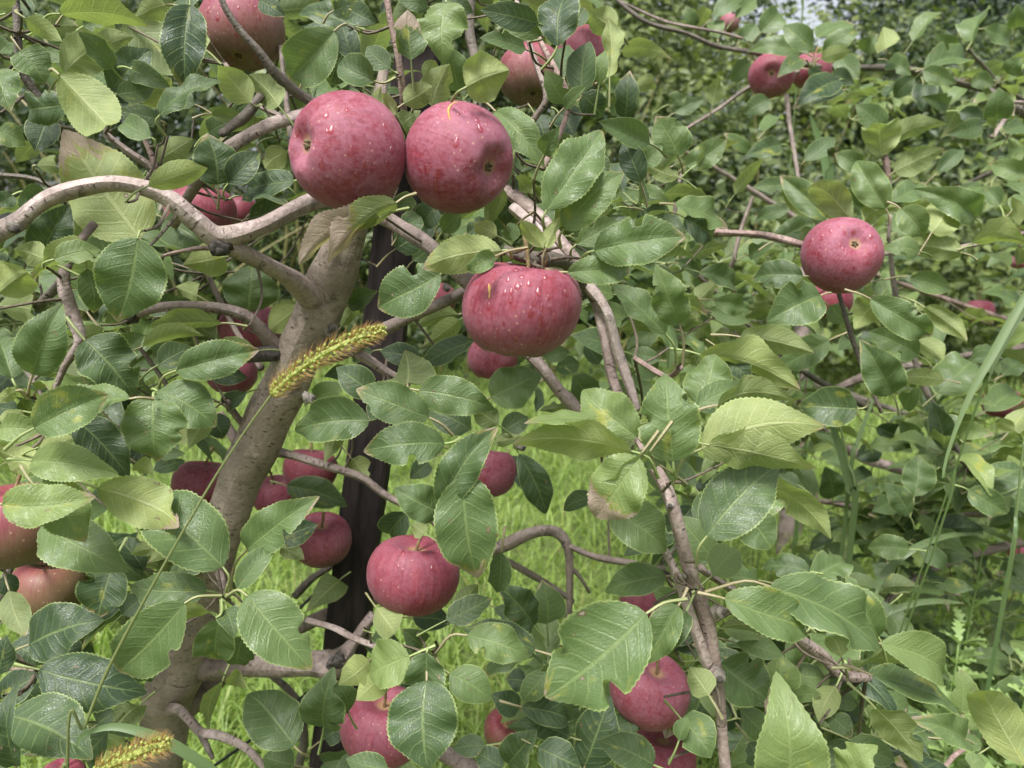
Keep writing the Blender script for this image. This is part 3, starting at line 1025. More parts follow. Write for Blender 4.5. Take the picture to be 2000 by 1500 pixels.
R9 = """
400 40 545 245 205 t .45 .60 f=.15
210 392 365 248 175 t .55 .50 r=.02
220 305 18 48 175 t .5 .58 r=.02
470 422 308 398 135 t .45 .60
280 528 805 692 235 t .45 .46 b=.07 f=.3 c=.06
540 458 1185 825 265 t .42 .47 f=.35 b=.05 p=170,490
1162 742 978 392 135 t .5 .52
1178 788 1585 1003 205 t .6 .50 b=.06 f=.25
1058 930 1492 952 75 u .7 .55
1130 968 1645 1192 135 t .45 .52 f=.3 a=.08
1640 1175 1642 928 135 t .62 .70 s=.9
620 1700 630 1048 350 t .66 .42 s=.45 f=.15
258 900 525 1102 265 t .4 .58
590 1035 600 848 175 t .6 .60
350 780 625 858 105 t .4 .56
550 722 258 690 75 u .3 .52
270 700 480 755 70 t .6 .56
770 372 488 350 125 t .3 .75
780 402 1005 298 155 t .4 .75
1340 242 1105 230 115 t .4 .90
30 1218 202 1435 195 t .4 .52
190 1082 78 918 145 u .6 .50
370 1158 545 1322 135 t .4 .58
920 1030 818 1235 125 u .7 .60
960 1560 1122 1388 205 t .78 .48
1150 1160 1415 1465 175 u .65 .52 p=985,1010
1000 1338 1262 1462 125 t .5 .58
1660 1332 1378 1210 135 t .5 .65 s=.3
2000 1485 1748 1008 225 u .85 .45 f=.15 c=.06
1800 1382 1902 1308 85 t .5 .7
660 1090 842 1080 85 t .5 .62
890 1200 1015 1325 115 t .3 .60
950 862 888 738 115 u .5 .55
690 958 862 980 135 t .5 .62
1190 472 1402 460 85 u .3 .95
1540 440 1705 470 75 t .4 1.0
1400 242 1562 358 95 t .35 1.0
1590 1340 1765 1360 90 t .5 .7
870 1360 990 1490 130 t .3 .62
1700 1500 1760 1430 90 t .6 .6
560 700 700 640 90 t .35 .66
700 900 640 760 100 t .35 .66
80 660 0 560 110 t .3 .56
450 900 540 760 110 t .35 .7
880 1100 1040 1140 90 t .35 .66
420 1350 500 1490 140 t .3 .62
1230 560 1120 640 90 t .25 .9
1250 420 1130 330 90 t .3 1.0
"""
def tree_of(x, y, d):
    if x > 1500 and d >= 0.69 and y < 1050: return 1
    if x > 1330 and d >= 0.72: return 1
    if d >= 0.95 and x > 1000: return 1
    return 0
for reg, txt in (((0, 0), R1), ((660, 0), R2), ((1320, 0), R3), ((0, 495), R4), ((660, 495), R5), ((1320, 495), R6),
                 ((0, 990), R7), ((660, 990), R8), ((1320, 990), R9)):
    parse(reg, txt, tree_of)
# ---------------------------------------------------------------- ground
gb = Geo()
gxs = np.concatenate([np.linspace(-400, -12, 6), np.linspace(-10, 10, 41), np.linspace(12, 400, 6)])
gys = np.concatenate([np.linspace(-400, -4, 5), np.linspace(-3, 14, 35), np.linspace(16, 600, 8)])
GXX, GYY = np.meshgrid(gxs, gys)
def ground_z(x, y):
    return 0.025 * np.sin(x * 2.1 + 0.5) * np.cos(y * 1.7) + 0.015 * np.sin(x * 5.3 + y * 4.1) - 0.03
GZZ = ground_z(GXX, GYY)
nx = len(gxs)
gb.add(np.stack([GXX, GYY, GZZ], -1).reshape(-1, 3), [(j * nx + i, j * nx + i + 1, (j + 1) * nx + i + 1, (j + 1) * nx + i) for j in range(len(gys) - 1) for i in range(nx - 1)])
tag(link('ground', gb.mesh('ground', [M_GROUND])), 'grassy orchard ground under the apple trees', 'ground', kind='structure')

# ---------------------------------------------------------------- apple trees: trunks and limbs
base0 = at(300, 1560, 0.82); base0 = Vector((base0.x - 0.03, base0.y + 0.02, -0.03))
base1 = at(2130, 900, 1.45); base1 = Vector((base1.x, base1.y, -0.03))
base2 = at(1560, 800, 2.55); base2 = Vector((base2.x, base2.y, -0.03))
TREES = [empty('apple_tree', base0), empty('apple_tree', base1), empty('apple_tree', base2)]
tag(TREES[0], 'apple tree with leaning pale speckled trunk tied beside the dark post', 'apple tree', 'apple trees in the orchard row')
tag(TREES[1], 'apple tree with thin drooping twigs filling the right side', 'apple tree', 'apple trees in the orchard row')
tag(TREES[2], 'apple tree farther back, its small leaves seen through the gaps at right', 'apple tree', 'apple trees in the orchard row')
SAMPLES = [[], [], []]      # points on the limbs, for hanging twigs

def limb(tree, pts, name='branch', tint=(1, 1, 1), sides=10, rough=0.15, world=(), pre=(), cap=True):
    """pts: (px, py, d, width in px)"""
    rows = [(*p[:3], p[3]) for p in pre]
    rows += [(*at(x, y, d), 0.5 * wpx / FPX * d) for (x, y, d, wpx) in pts]
    rows += [(*p[:3], p[3]) for p in world]
    g = Geo(); X, R = tube(g, rows, sides, step=0.006, rough=rough, cap=cap)
    b = (base0, base1, base2)[tree]
    me = g.mesh(name, [M_BARK], origin=b)
    o = link(name, me, parent=TREES[tree]); o.color = (*tint, 1)
    for x, r in zip(X[::2], R[::2]): SAMPLES[tree].append((x, r))
    return o
def stub(parent_obj, tree, x, y, d, dirpx, wpx, lpx, name='cut_stub', mat=None):
    """a pruned spur: collar, short shaft and a dark sunken end"""
    A = at(x, y, d); B = at(x + dirpx[0] * lpx, y + dirpx[1] * lpx, d - 0.006)
    r = 0.5 * wpx / FPX * d; b = (base0, base1, base2)[tree]
    g = Geo(); tube(g, [(*A, r * 1.35), (*(A * .6 + B * .4), r), (*(A * .2 + B * .8), r * 1.15), (*B, r * 0.88)], 9, step=.003, rough=.3)
    o = link(name, g.mesh(name, [mat or M_BARK], origin=b), parent=TREES[tree])
    g2 = Geo(); dv = (B - A).normalized()
    tube(g2, [(*(B - dv * r * .1), r * .62), (*(B + dv * r * .36), r * .50)], 9, step=.002, rough=.25)
    e = link('cut_end', g2.mesh('cut_end', [M_CUT], origin=b), parent=o)
    return o
PALE = (1.52, 1.38, 1.44); RED = (1.20, 0.97, 0.97); DARK = (0.52, 0.50, 0.47); MIDB = (1.02, 0.92, 0.93)
# leaning trunk of the near tree
lo = at(322, 1440, .80)
T = [(752, 120, .69, 16), (735, 230, .68, 38), (715, 320, .67, 60), (700, 400, .66, 72), (672, 480, .67, 82), (642, 560, .685, 98), (598, 660, .70, 96), (548, 765, .715, 97), (492, 890, .73, 94),
     (448, 1000, .742, 86), (400, 1140, .76, 88), (355, 1290, .78, 104), (318, 1430, .80, 96)]
lastr = 0.5 * 96 / FPX * .8
T = [(x, y, d, wp * .93) for x, y, d, wp in T]
trunk0 = limb(0, T, 'trunk', (1.10, 1.02, 0.95), 18, 0.08, world=[(lo.x - .05, lo.y + .02, 0.34, lastr * 1.15), (base0.x, base0.y, 0.10, lastr * 1.35), (base0.x, base0.y, -0.03, lastr * 1.9)])
LB = [
 ([(-160, 545, .56, 42), (-20, 462, .53, 40), (30, 436, .525, 37), (100, 386, .52, 34), (200, 359, .52, 32), (270, 365, .525, 31), (330, 388, .53, 33), (385, 432, .54, 38), (430, 464, .55, 44), (500, 445, .565, 34), (560, 415, .59, 33), (625, 388, .63, 36), (695, 370, .655, 40)], PALE),
 ([(432, 470, .55, 38), (480, 497, .57, 31), (540, 528, .61, 35), (585, 560, .65, 42), (625, 600, .69, 50)], PALE),
 ([(655, 200, .66, 26), (590, 226, .64, 24), (520, 247, .62, 24), (450, 288, .61, 25), (405, 328, .61, 26), (370, 380, .62, 22), (340, 440, .64, 16)], MIDB),
 ([(510, 185, .63, 16), (485, 222, .63, 20), (455, 245, .63, 18), (432, 262, .62, 15)], DARK),
 ([(425, -30, .60, 10), (440, 15, .60, 12), (470, 60, .605, 14), (505, 98, .61, 15), (535, 140, .62, 18), (575, 178, .635, 20), (620, 205, .65, 22), (680, 240, .655, 20)], DARK),
 ([(548, 90, .70, 9), (556, 170, .69, 11), (566, 250, .685, 12), (575, 330, .68, 12)], MIDB),
 ([(185, 436, .54, 16), (152, 478, .535, 17), (124, 540, .53, 23), (138, 610, .53, 26), (156, 668, .53, 22), (126, 716, .53, 13), (92, 800, .53, 8)], MIDB),
 ([(126, 545, .54, 20), (96, 575, .545, 18), (70, 600, .55, 14)], DARK),
 ([(262, 612, .63, 24), (300, 603, .63, 19), (350, 598, .635, 19), (420, 601, .65, 20), (475, 617, .665, 23), (515, 650, .68, 28), (550, 695, .705, 36)], MIDB),
 ([(1000, 520, .62, 22), (905, 570, .61, 24), (830, 607, .61, 22), (745, 645, .63, 24), (690, 680, .66, 27), (630, 700, .69, 30)], MIDB),
 ([(683, 684, .66, 22), (720, 703, .665, 20), (760, 730, .67, 18), (800, 750, .68, 12)], MIDB),
 ([(700, 400, .66, 34), (772, 437, .62, 31), (830, 475, .58, 30), (882, 520, .565, 29), (950, 590, .575, 28), (1010, 665, .575, 26), (1055, 715, .57, 25), (1095, 765, .57, 24), (1140, 812, .57, 20), (1190, 850, .58, 12)], MIDB),
 ([(880, 280, .64, 26), (960, 345, .60, 27), (1010, 388, .575, 26), (1060, 430, .565, 27), (1100, 478, .56, 26), (1135, 525, .56, 25), (1160, 572, .56, 22), (1180, 650, .555, 21), (1195, 735, .55, 20), (1225, 810, .535, 20), (1262, 885, .52, 25), (1303, 958, .51, 27), (1328, 1045, .51, 27), (1358, 1145, .515, 27), (1385, 1230, .52, 27), (1398, 1310, .525, 28), (1408, 1400, .53, 22), (1418, 1520, .535, 23)], (1.28, 1.12, 1.14)),
 ([(1000, 405, .57, 22), (1045, 445, .56, 22), (1095, 505, .552, 22), (1150, 560, .548, 24), (1185, 610, .545, 22), (1205, 680, .545, 22), (1226, 742, .54, 21), (1245, 800, .53, 16)], PALE),
 ([(1297, 1070, .512, 14), (1320, 1120, .513, 18), (1348, 1200, .514, 21), (1375, 1280, .517, 22), (1400, 1335, .522, 22)], PALE),
 ([(1365, 1108, .53, 14), (1450, 1168, .56, 15), (1555, 1244, .60, 22), (1600, 1275, .61, 24), (1645, 1318, .61, 22), (1700, 1323, .61, 17)], MIDB),
 ([(1700, 250, .68, 5), (1600, 1268, .615, 5)][:0], MIDB),
 ([(1160, 590, .56, 12), (1115, 520, .53, 24), (1060, 507, .50, 30), (1015, 500, .49, 24), (985, 486, .485, 15)], DARK),
 ([(860, 1110, .86, 26), (975, 1068, .82, 27), (1035, 1042, .81, 24), (1080, 1037, .81, 22), (1105, 1060, .815, 18), (1112, 1110, .82, 16), (1112, 1180, .83, 13), (1105, 1260, .85, 10)], MIDB),
 ([(1110, 1066, .815, 13), (1165, 1088, .81, 13), (1230, 1099, .80, 13), (1300, 1110, .79, 10)], MIDB),
 ([(1120, 1112, .82, 10), (1135, 1130, .82, 8), (1152, 1158, .82, 6)], DARK),
 ([(820, 1000, .80, 12), (900, 1050, .83, 14), (980, 1090, .84, 14), (1062, 1136, .85, 13), (1120, 1175, .87, 9)], MIDB),
 ([(360, 1305, .78, 50), (420, 1302, .785, 48), (520, 1296, .79, 46), (600, 1297, .79, 48), (648, 1298, .79, 52), (672, 1280, .79, 40), (690, 1255, .80, 26), (730, 1200, .82, 20)], MIDB),
 ([(345, 1400, .81, 50), (400, 1345, .83, 42), (470, 1290, .86, 34), (560, 1240, .88, 28), (640, 1200, .89, 24), (740, 1170, .90, 18)], (0.8, 0.72, 0.68)),
 ([(315, 1392, .79, 26), (345, 1385, .75, 20), (370, 1405, .73, 18), (392, 1430, .72, 17), (430, 1437, .72, 18), (478, 1460, .72, 17), (515, 1500, .72, 14), (540, 1540, .72, 10)], MIDB),
 ([(388, 1428, .72, 13), (402, 1455, .715, 14), (416, 1482, .71, 8)], DARK),
 ([(525, 880, .735, 26), (560, 887, .73, 18), (620, 905, .72, 16), (700, 930, .72, 16), (750, 965, .725, 15), (820, 1002, .73, 12), (870, 1040, .74, 8)], MIDB),
 ([(600, 1212, .78, 12), (650, 1226, .74, 13), (690, 1246, .72, 13), (735, 1264, .71, 13), (790, 1290, .70, 8)], MIDB),
 ([(780, 1440, .98, 24), (860, 1468, .95, 30), (920, 1500, .93, 32), (1000, 1560, .9, 32)], MIDB),
 ([(520, 1310, .95, 12), (560, 1345, .96, 15), (588, 1385, .97, 15), (594, 1450, .98, 16), (580, 1510, 1.0, 18)], DARK),
 ([(575, 1165, .93, 16), (610, 1130, .93, 15), (652, 1100, .93, 13), (680, 1060, .95, 8)], DARK),
 ([(345, 1045, .74, 20), (350, 1075, .745, 21), (356, 1110, .755, 24), (385, 1150, .765, 26)], MIDB),
 ([(405, 535, .80, 10), (432, 590, .80, 11), (462, 648, .79, 12), (510, 720, .76, 14)], MIDB),
 ([(268, 672, .64, 8), (300, 715, .65, 9), (330, 760, .66, 10)], DARK),
 ([(442, 785, .70, 16), (455, 805, .71, 14), (472, 825, .72, 14), (510, 850, .73, 16)], MIDB),
 ([(430, 810, .76, 18), (446, 838, .75, 20), (466, 870, .745, 24)], MIDB),
 ([(752, -30, .60, 11), (762, 34, .60, 12), (776, 100, .605, 13), (787, 190, .62, 14), (790, 260, .645, 14)], RED),
 ([(925, -40, .76, 16), (917, 50, .76, 18), (928, 115, .75, 19), (934, 200, .73, 20), (900, 300, .70, 20), (820, 380, .68, 24)], DARK),
 ([(1000, -30, .64, 8), (1030, 72, .63, 10), (1052, 138, .625, 11), (1066, 192, .62, 11), (1040, 240, .63, 12), (990, 330, .645, 14)], MIDB),
 ([(1040, 30, .64, 8), (1056, 80, .63, 10), (1086, 138, .615, 12), (1110, 190, .61, 12), (1100, 245, .61, 10), (1060, 330, .59, 12)], RED),
 ([(30, -20, .54, 14), (33, 50, .54, 15), (40, 130, .545, 16), (66, 175, .55, 17), (110, 240, .56, 16), (125, 275, .57, 14)], DARK),
 ([(205, 262, .58, 13), (250, 295, .585, 14), (298, 330, .59, 16), (330, 390, .60, 16)], MIDB),
 ([(278, 262, .585, 10), (295, 300, .588, 12), (306, 330, .59, 12)], RED),
 ([(372, 286, .62, 13), (350, 305, .62, 15), (328, 325, .61, 14)], DARK),
 ([(440, 125, .68, 9), (490, 195, .675, 10), (545, 225, .67, 11), (610, 250, .665, 12)], MIDB),
 ([(318, 500, .57, 7), (350, 492, .565, 8), (420, 486, .56, 10), (500, 520, .60, 9)], RED),
 ([(-40, 340, .66, 12), (60, 348, .66, 10), (110, 370, .66, 8)], DARK),
 ([(-60, 640, .60, 10), (30, 700, .58, 10), (80, 770, .57, 9), (120, 860, .57, 8)], DARK),
 ([(0, 1180, .62, 18), (10, 1130, .62, 16), (35, 1080, .63, 12)], DARK),
 ([(-60, 1310, .60, 8), (20, 1306, .58, 7), (80, 1310, .56, 5)], RED),
 ([(430, 1120, .74, 18), (436, 1145, .70, 13), (433, 1162, .56, 9)], MIDB),
 ([(838, 1330, .66, 10), (842, 1290, .60, 9), (840, 1278, .51, 8)], MIDB),
 ([(1240, 700, .62, 10), (1300, 735, .56, 11), (1330, 718, .53, 11)], RED),
]
for pts, tint in LB:
    if pts: limb(0, pts, 'branch', tint, 12 if max(p[3] for p in pts) > 25 else 8)
for (x, y, d, dv, wpx, lpx) in ((32, 438, .525, (-.25, .6), 27, 16), (1398, 1195, .512, (.9, .05), 20, 16), (1400, 1318, .52, (.35, .6), 25, 14), (1335, 1126, .512, (-.6, .15), 11, 12),
                                (1310, 985, .51, (-.1, .35), 17, 10), (640, 640, .69, (.45, .15), 26, 14), (600, 778, .70, (.8, .1), 20, 16), (1140, 575, .56, (-.5, .4), 16, 12), (430, 480, .55, (-.15, .7), 30, 14),
                                (258, 614, .63, (-.6, .25), 34, 22), (870, 560, .60, (.3, .5), 10, 12), (655, 1290, .785, (.8, -.3), 30, 14), (1012, 870, .72, (.9, .4), 16, 12)):
    stub(None, 0, x, y, d, dv, wpx, lpx, mat=M_CUT if (x, y) in ((430, 480), (258, 614), (655, 1290)) else None)
# burnt-looking dead snag at the limb's foot
g = Geo(); tube(g, [(*at(540, 690, .69), .5 * 30 / FPX * .69), (*at(505, 692, .675), .5 * 28 / FPX * .67), (*at(470, 696, .66), .5 * 27 / FPX * .66), (*at(440, 702, .655), .5 * 22 / FPX * .65), (*at(420, 706, .65), .5 * 10 / FPX * .65)], 10, step=.003, rough=.2)
o = link('dead_snag', g.mesh('dead_snag', [M_CUT], origin=base0), parent=TREES[0]); o['label'] = 'charred black dead stub on the trunk'

# the tree on the right and the one behind it
tr1 = [(2130, 300, 1.5, 34), (2125, 600, 1.47, 40), (2120, 900, 1.45, 46)]
limb(1, tr1, 'trunk', MIDB, 12, .06, world=[(base1.x, base1.y, .3, .027), (base1.x, base1.y, -.03, .036)])
tr2 = [(1576, 440, 2.45, 10), (1570, 520, 2.5, 24), (1560, 800, 2.55, 32)]
limb(2, tr2, 'trunk', MIDB, 10, .06, world=[(base2.x, base2.y, .2, .032), (base2.x, base2.y, -.03, .042)])
for pts, tint in [
 ([(1395, 453, .80, 15), (1480, 458, .80, 14), (1530, 468, .79, 14), (1572, 480, .79, 14), (1640, 500, .83, 13), (1720, 540, 1.1, 9), (1950, 620, 1.4, 12), (2122, 680, 1.46, 18)], RED),
 ([(1632, 560, .83, 10), (1640, 580, .80, 10), (1664, 660, .785, 10), (1690, 732, .78, 9), (1722, 806, .78, 8)], DARK),
 ([(1738, 470, .93, 8), (1742, 520, .94, 10), (1756, 620, .95, 11), (1780, 685, .955, 11), (1812, 772, .96, 13), (1850, 850, .97, 14), (1902, 922, .99, 15), (1990, 1000, 1.15, 20), (2120, 1080, 1.44, 30)], DARK),
 ([(1630, 762, 1.2, 14), (1660, 748, 1.2, 17), (1720, 728, 1.2, 17), (1850, 700, 1.4, 12), (2122, 660, 1.46, 18)], MIDB),
 ([(1185, -15, 1.25, 7), (1260, 42, 1.25, 9), (1340, 65, 1.25, 9), (1400, 90, 1.25, 9), (1490, 106, 1.26, 9), (1600, 130, 1.3, 11), (1760, 135, 1.4, 13), (1870, 160, 1.45, 15), (1935, 182, 1.48, 17), (2130, 300, 1.5, 24)], DARK),
 ([(1205, 0, 1.27, 5), (1300, 42, 1.27, 6), (1400, 62, 1.28, 6), (1450, 75, 1.28, 5)], MIDB),
 ([(1335, 255, 1.3, 6), (1400, 215, 1.3, 7), (1470, 167, 1.3, 8), (1560, 140, 1.3, 9)], MIDB),
 ([(1536, 185, 1.24, 9), (1545, 260, 1.22, 9), (1560, 350, 1.2, 8), (1566, 400, 1.18, 6)], MIDB),
 ([(1700, 498, .90, 8), (1780, 492, .90, 8), (1840, 488, .90, 8), (1920, 475, .92, 9), (2010, 455, .98, 11), (2125, 450, 1.48, 20)], MIDB),
 ([(1890, 95, 1.3, 6), (1930, 140, 1.35, 8), (1965, 175, 1.4, 10), (2130, 280, 1.5, 16)], DARK),
 ([(1938, 268, 1.2, 9), (1965, 230, 1.22, 8), (1990, 200, 1.25, 8), (2130, 240, 1.5, 12)], MIDB),
 ([(1730, 400, .92, 8), (1735, 360, .91, 10), (1730, 310, .905, 12), (1722, 290, .905, 8)], RED),
 ([(1735, 470, .93, 7), (1738, 420, .92, 9), (1742, 500, .93, 9)][:2], MIDB),
 ([(1835, 1510, .85, 9), (1862, 1478, .87, 10), (1893, 1450, .89, 8), (1880, 1400, .9, 6), (1872, 1350, .9, 4)], RED),
 ([(1470, 385, 1.0, 8), (1450, 440, 1.0, 8), (1435, 500, 1.0, 9), (1430, 560, 1.05, 10), (1500, 700, 1.2, 12), (1700, 900, 1.4, 20), (2122, 950, 1.45, 30)], MIDB),
 ([(1330, 340, .98, 6), (1322, 380, .98, 8), (1318, 430, .99, 8), (1330, 500, 1.0, 9), (1430, 600, 1.1, 10)], MIDB),
 ([(1395, 620, .98, 6), (1440, 625, .99, 7), (1475, 645, 1.0, 8), (1560, 720, 1.1, 10), (1700, 800, 1.3, 14)], DARK),
 ([(1500, 1000, 1.2, 8), (1600, 980, 1.2, 10), (1750, 1000, 1.3, 14), (2122, 1000, 1.45, 26)], MIDB),
 ([(1560, 1330, 1.1, 6), (1700, 1200, 1.15, 9), (1850, 1100, 1.25, 14), (2122, 1030, 1.45, 24)], MIDB)]:
    limb(1, pts, 'branch', tint, 8)
for pts, tint in [
 ([(1000, 500, 2.0, 5), (1200, 520, 2.1, 8), (1400, 560, 2.3, 12), (1570, 620, 2.5, 16)], MIDB),
 ([(1150, 850, 2.0, 5), (1300, 780, 2.2, 9), (1565, 700, 2.5, 16)], MIDB),
 ([(2000, 300, 2.1, 5), (1850, 380, 2.2, 9), (1575, 520, 2.5, 15)], DARK),
 ([(1950, 900, 2.0, 6), (1800, 820, 2.2, 9), (1565, 740, 2.5, 15)], DARK),
 ([(1250, 250, 2.2, 5), (1400, 330, 2.3, 8), (1574, 440, 2.45, 14)], MIDB)]:
    limb(2, pts, 'branch', tint, 7)

# ---------------------------------------------------------------- the rest of the foliage
OPEN = [(1060, 985, 105, 150), (600, 1400, 95, 95), (585, 1130, 45, 45), (860, 690, 85, 55), (700, 600, 40, 60), (448, 838, 35, 45), (925, 1260, 55, 130), (905, 1390, 50, 90), (470, 1370, 60, 70),
        (1490, 1090, 55, 80), (1665, 735, 50, 45), (330, 220, 70, 140), (1450, 300, 120, 150), (1250, 160, 130, 120), (1780, 45, 260, 55), (60, 370, 70, 60), (1590, 360, 70, 110), (1800, 310, 90, 60),
        (650, 930, 40, 40), (1150, 1060, 90, 90), (800, 1000, 30, 40), (680, 1180, 40, 40), (1490, 10, 60, 40), (1850, 470, 60, 40), (1680, 880, 40, 60), (180, 1240, 50, 20), (40, 1240, 40, 40), (1560, 1010, 50, 50)]
# fruit that shows between the leaves: no loose foliage in front of it
FRUIT = [(1036, 148, 60, .85), (1143, 112, 50, .95), (1507, 147, 60, 1.25), (1584, 140, 50, 1.3), (965, 922, 60, .9), (748, 1420, 90, .66), (1268, 1348, 80, .68), (1292, 1484, 60, .75), (32, 1024, 90, .58), (92, 1152, 70, .72),
         (396, 940, 55, .85), (606, 918, 60, .9), (538, 968, 40, .9), (628, 1055, 60, .85), (452, 735, 50, .85), (488, 635, 65, .85), (395, 415, 60, .78), (473, 412, 35, 1.0), (955, 710, 50, .9), (845, 580, 45, 1.0),
         (985, 1426, 45, 1.0), (1250, 1165, 40, .9), (1622, 588, 45, .98), (1913, 608, 40, 2.0), (1957, 788, 45, 1.5), (1990, 1082, 30, 1.8), (1930, 1150, 90, 1.12), (1900, 1290, 90, 1.1), (1985, 1230, 70, 1.1), (1800, 1085, 60, .95), (1735, 1150, 50, .95), (1800, 1185, 60, .95), (1424, 46, 30, 1.9), (1645, 495, 90, .75), (808, 1123, 95, .64)]
def open_at(x, y, d=1.0):
    g = .045 * FPX / d
    if any(((x - cx) / (rx + g)) ** 2 + ((y - cy) / (ry + g)) ** 2 < 1 for cx, cy, rx, ry in OPEN): return True
    return any(d < fd + .06 and math.hypot(x - fx, y - fy) < fr + g for fx, fy, fr, fd in FRUIT)
KD = []
for t in range(3):
    kd = KDTree(len(SAMPLES[t]))
    for i, (p, r) in enumerate(SAMPLES[t]): kd.insert(Vector(p), i)
    kd.balance(); KD.append(kd)
TW = [Geo(), Geo(), Geo()]
def twig(tree, P, r=0.0009, maxd=0.22):
    if tree: maxd = min(maxd, .15); r *= .8
    P = v3(P)
    co, i, dist = KD[tree].find(Vector(P))
    if dist < 0.004 or dist > maxd: return
    Q = SAMPLES[tree][i][0]
    mid = (P + Q) / 2 + np.array((random.uniform(-.12, .12), random.uniform(0, .15), random.uniform(-.15, .05))) * dist
    tube(TW[tree], [(*P, r), (*mid, r * 1.15), (*Q, r * 1.5)], 5, step=.012, cap=False, nmax=10)
def cluster(tree, C, n, size):
    C = v3(C)
    twig(tree, C + np.array((0, .01, -.005)), 0.001)
    a0 = random.random() * 6.28
    for k in range(n):
        az = a0 + k * 2.4 + random.uniform(-.4, .4); el = random.uniform(-.55, .75)
        d = np.array((math.cos(az) * math.cos(el), math.sin(az) * math.cos(el), math.sin(el)))
        L = size * random.uniform(.72, 1.2)
        foot = C + d * random.uniform(.012, .028)
        d2 = nrm(d + np.array((0, 0, random.uniform(-.7, .15))))
        top = nrm(WU + RNG.normal(size=3) * .45)
        if abs(np.dot(top, d2)) > .85: top = nrm(np.array((-d2[0], -d2[1], .8)))
        add_leaf(tree, foot, foot + d2 * L, top, L * random.uniform(.44, .56), C, fold=random.uniform(.2, .75), arch=random.uniform(.02, .15), bend=random.uniform(-.06, .06),
                 wave=.06, twist=random.uniform(-.6, .6), lp=(min(1, max(0, random.gauss(.28 if tree == 0 else .42, .18))), 0 if random.random() < .8 else random.uniform(.05, .3), random.choice((0, 0, 0, .15)), random.random()))  # near tree: shade inside the crown put into these leaves' darker tone
LINES = [([(700, 400), (642, 560), (548, 765), (448, 1000), (355, 1290), (318, 1440), (300, 1560)], 75, .9), ([(822, 70), (765, 560), (722, 900), (690, 1200), (648, 1500)], 62, 1.1),
         ([(360, 1300), (660, 1290)], 45, .9), ([(545, 690), (430, 600), (260, 610)], 25, .7), ([(975, 1066), (1080, 1037), (1112, 1170)], 40, .9)]
def near_line(x, y, d):
    for pl, rad, dm in LINES:
        if d > dm: continue
        for (x0, y0), (x1, y1) in zip(pl, pl[1:]):
            t = max(0, min(1, ((x - x0) * (x1 - x0) + (y - y0) * (y1 - y0)) / ((x1 - x0) ** 2 + (y1 - y0) ** 2)))
            if math.hypot(x - x0 - t * (x1 - x0), y - y0 - t * (y1 - y0)) < rad: return True
    return False
def fill(tree, n, xr, yr, dr, size, k=(3, 6)):
    c = 0; tries = 0
    while c < n and tries < n * 20:
        tries += 1
        x, y = random.uniform(*xr), random.uniform(*yr)
        d = random.uniform(*dr)
        if open_at(x, y, d): continue
        if near_line(x, y, d): continue
        P = at(x, y, d)
        if P.z < 0.12: continue
        cluster(tree, P, random.randint(*k), size); c += 1
fill(0, 62, (-60, 560), (-40, 1500), (.72, .92), .066)
fill(0, 40, (520, 1150), (-40, 1500), (.78, 1.0), .066)
fill(0, 26, (980, 1400), (250, 1500), (.72, .92), .064)
fill(0, 18, (1350, 1750), (1050, 1520), (.70, .85), .062)
fill(1, 105, (1150, 2080), (330, 1100), (1.0, 1.5), .064)
fill(1, 125, (1480, 2080), (800, 1560), (.95, 1.45), .066)
fill(1, 20, (1400, 2080), (60, 380), (1.3, 1.7), .062)
fill(2, 90, (1000, 2080), (360, 900), (1.7, 2.7), .066, (4, 7))
fill(2, 20, (1650, 2080), (150, 400), (1.9, 2.7), .066, (4, 7))
fill(2, 80, (1480, 2080), (800, 1300), (1.5, 2.2), .064, (4, 7))
# stalks of the picked-out leaves, tied to their twigs
for r in LEAVES:
    if not r.hero: continue
    d = nrm(r.P1 - r.P0)
    if r.E is None:
        r.E = r.P0 - d * random.uniform(.014, .024) + np.array((0, .006, -.004))
    twig(r.tree, r.E + np.array((0, .004, 0)), 0.0009, 0.055)

def build_leaf(geo, r, fine):
    sz = math.sqrt(r.size) * FPX if r.size else 10
    kw = dict(r.kw)
    if fine: nu, nv = (44, 4) if sz > 75 else ((26, 3) if sz > 45 else (12, 2))
    else: nu, nv = (7, 2) if sz > 22 else (5, 1)
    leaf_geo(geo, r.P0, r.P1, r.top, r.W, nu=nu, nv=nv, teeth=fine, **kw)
    if r.E is not None:
        petiole(geo, r.P0, nrm(r.P1 - r.P0), r.E, 0.0009 if r.d < 1 else 0.0011, random.random() if r.hero else .4, 5 if fine else 3)
for t in range(3):
    mine = sorted((r for r in LEAVES if r.tree == t), key=lambda r: -r.size)
    b = (base0, base1, base2)[t]
    for r in mine[:295]:
        g = Geo(); build_leaf(g, r, True)
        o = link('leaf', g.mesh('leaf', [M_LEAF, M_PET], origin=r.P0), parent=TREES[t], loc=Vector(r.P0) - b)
    rest = mine[295:]
    if rest:
        g = Geo()
        for r in rest: build_leaf(g, r, False)
        tag(link('foliage', g.mesh('foliage', [M_LEAF, M_PET], origin=b), parent=TREES[t]), kind='stuff')
    if TW[t].n:
        o = tag(link('twigs', TW[t].mesh('twigs', [M_BARK], origin=b), parent=TREES[t]), kind='stuff'); o.color = (.50, .46, .38, 1)
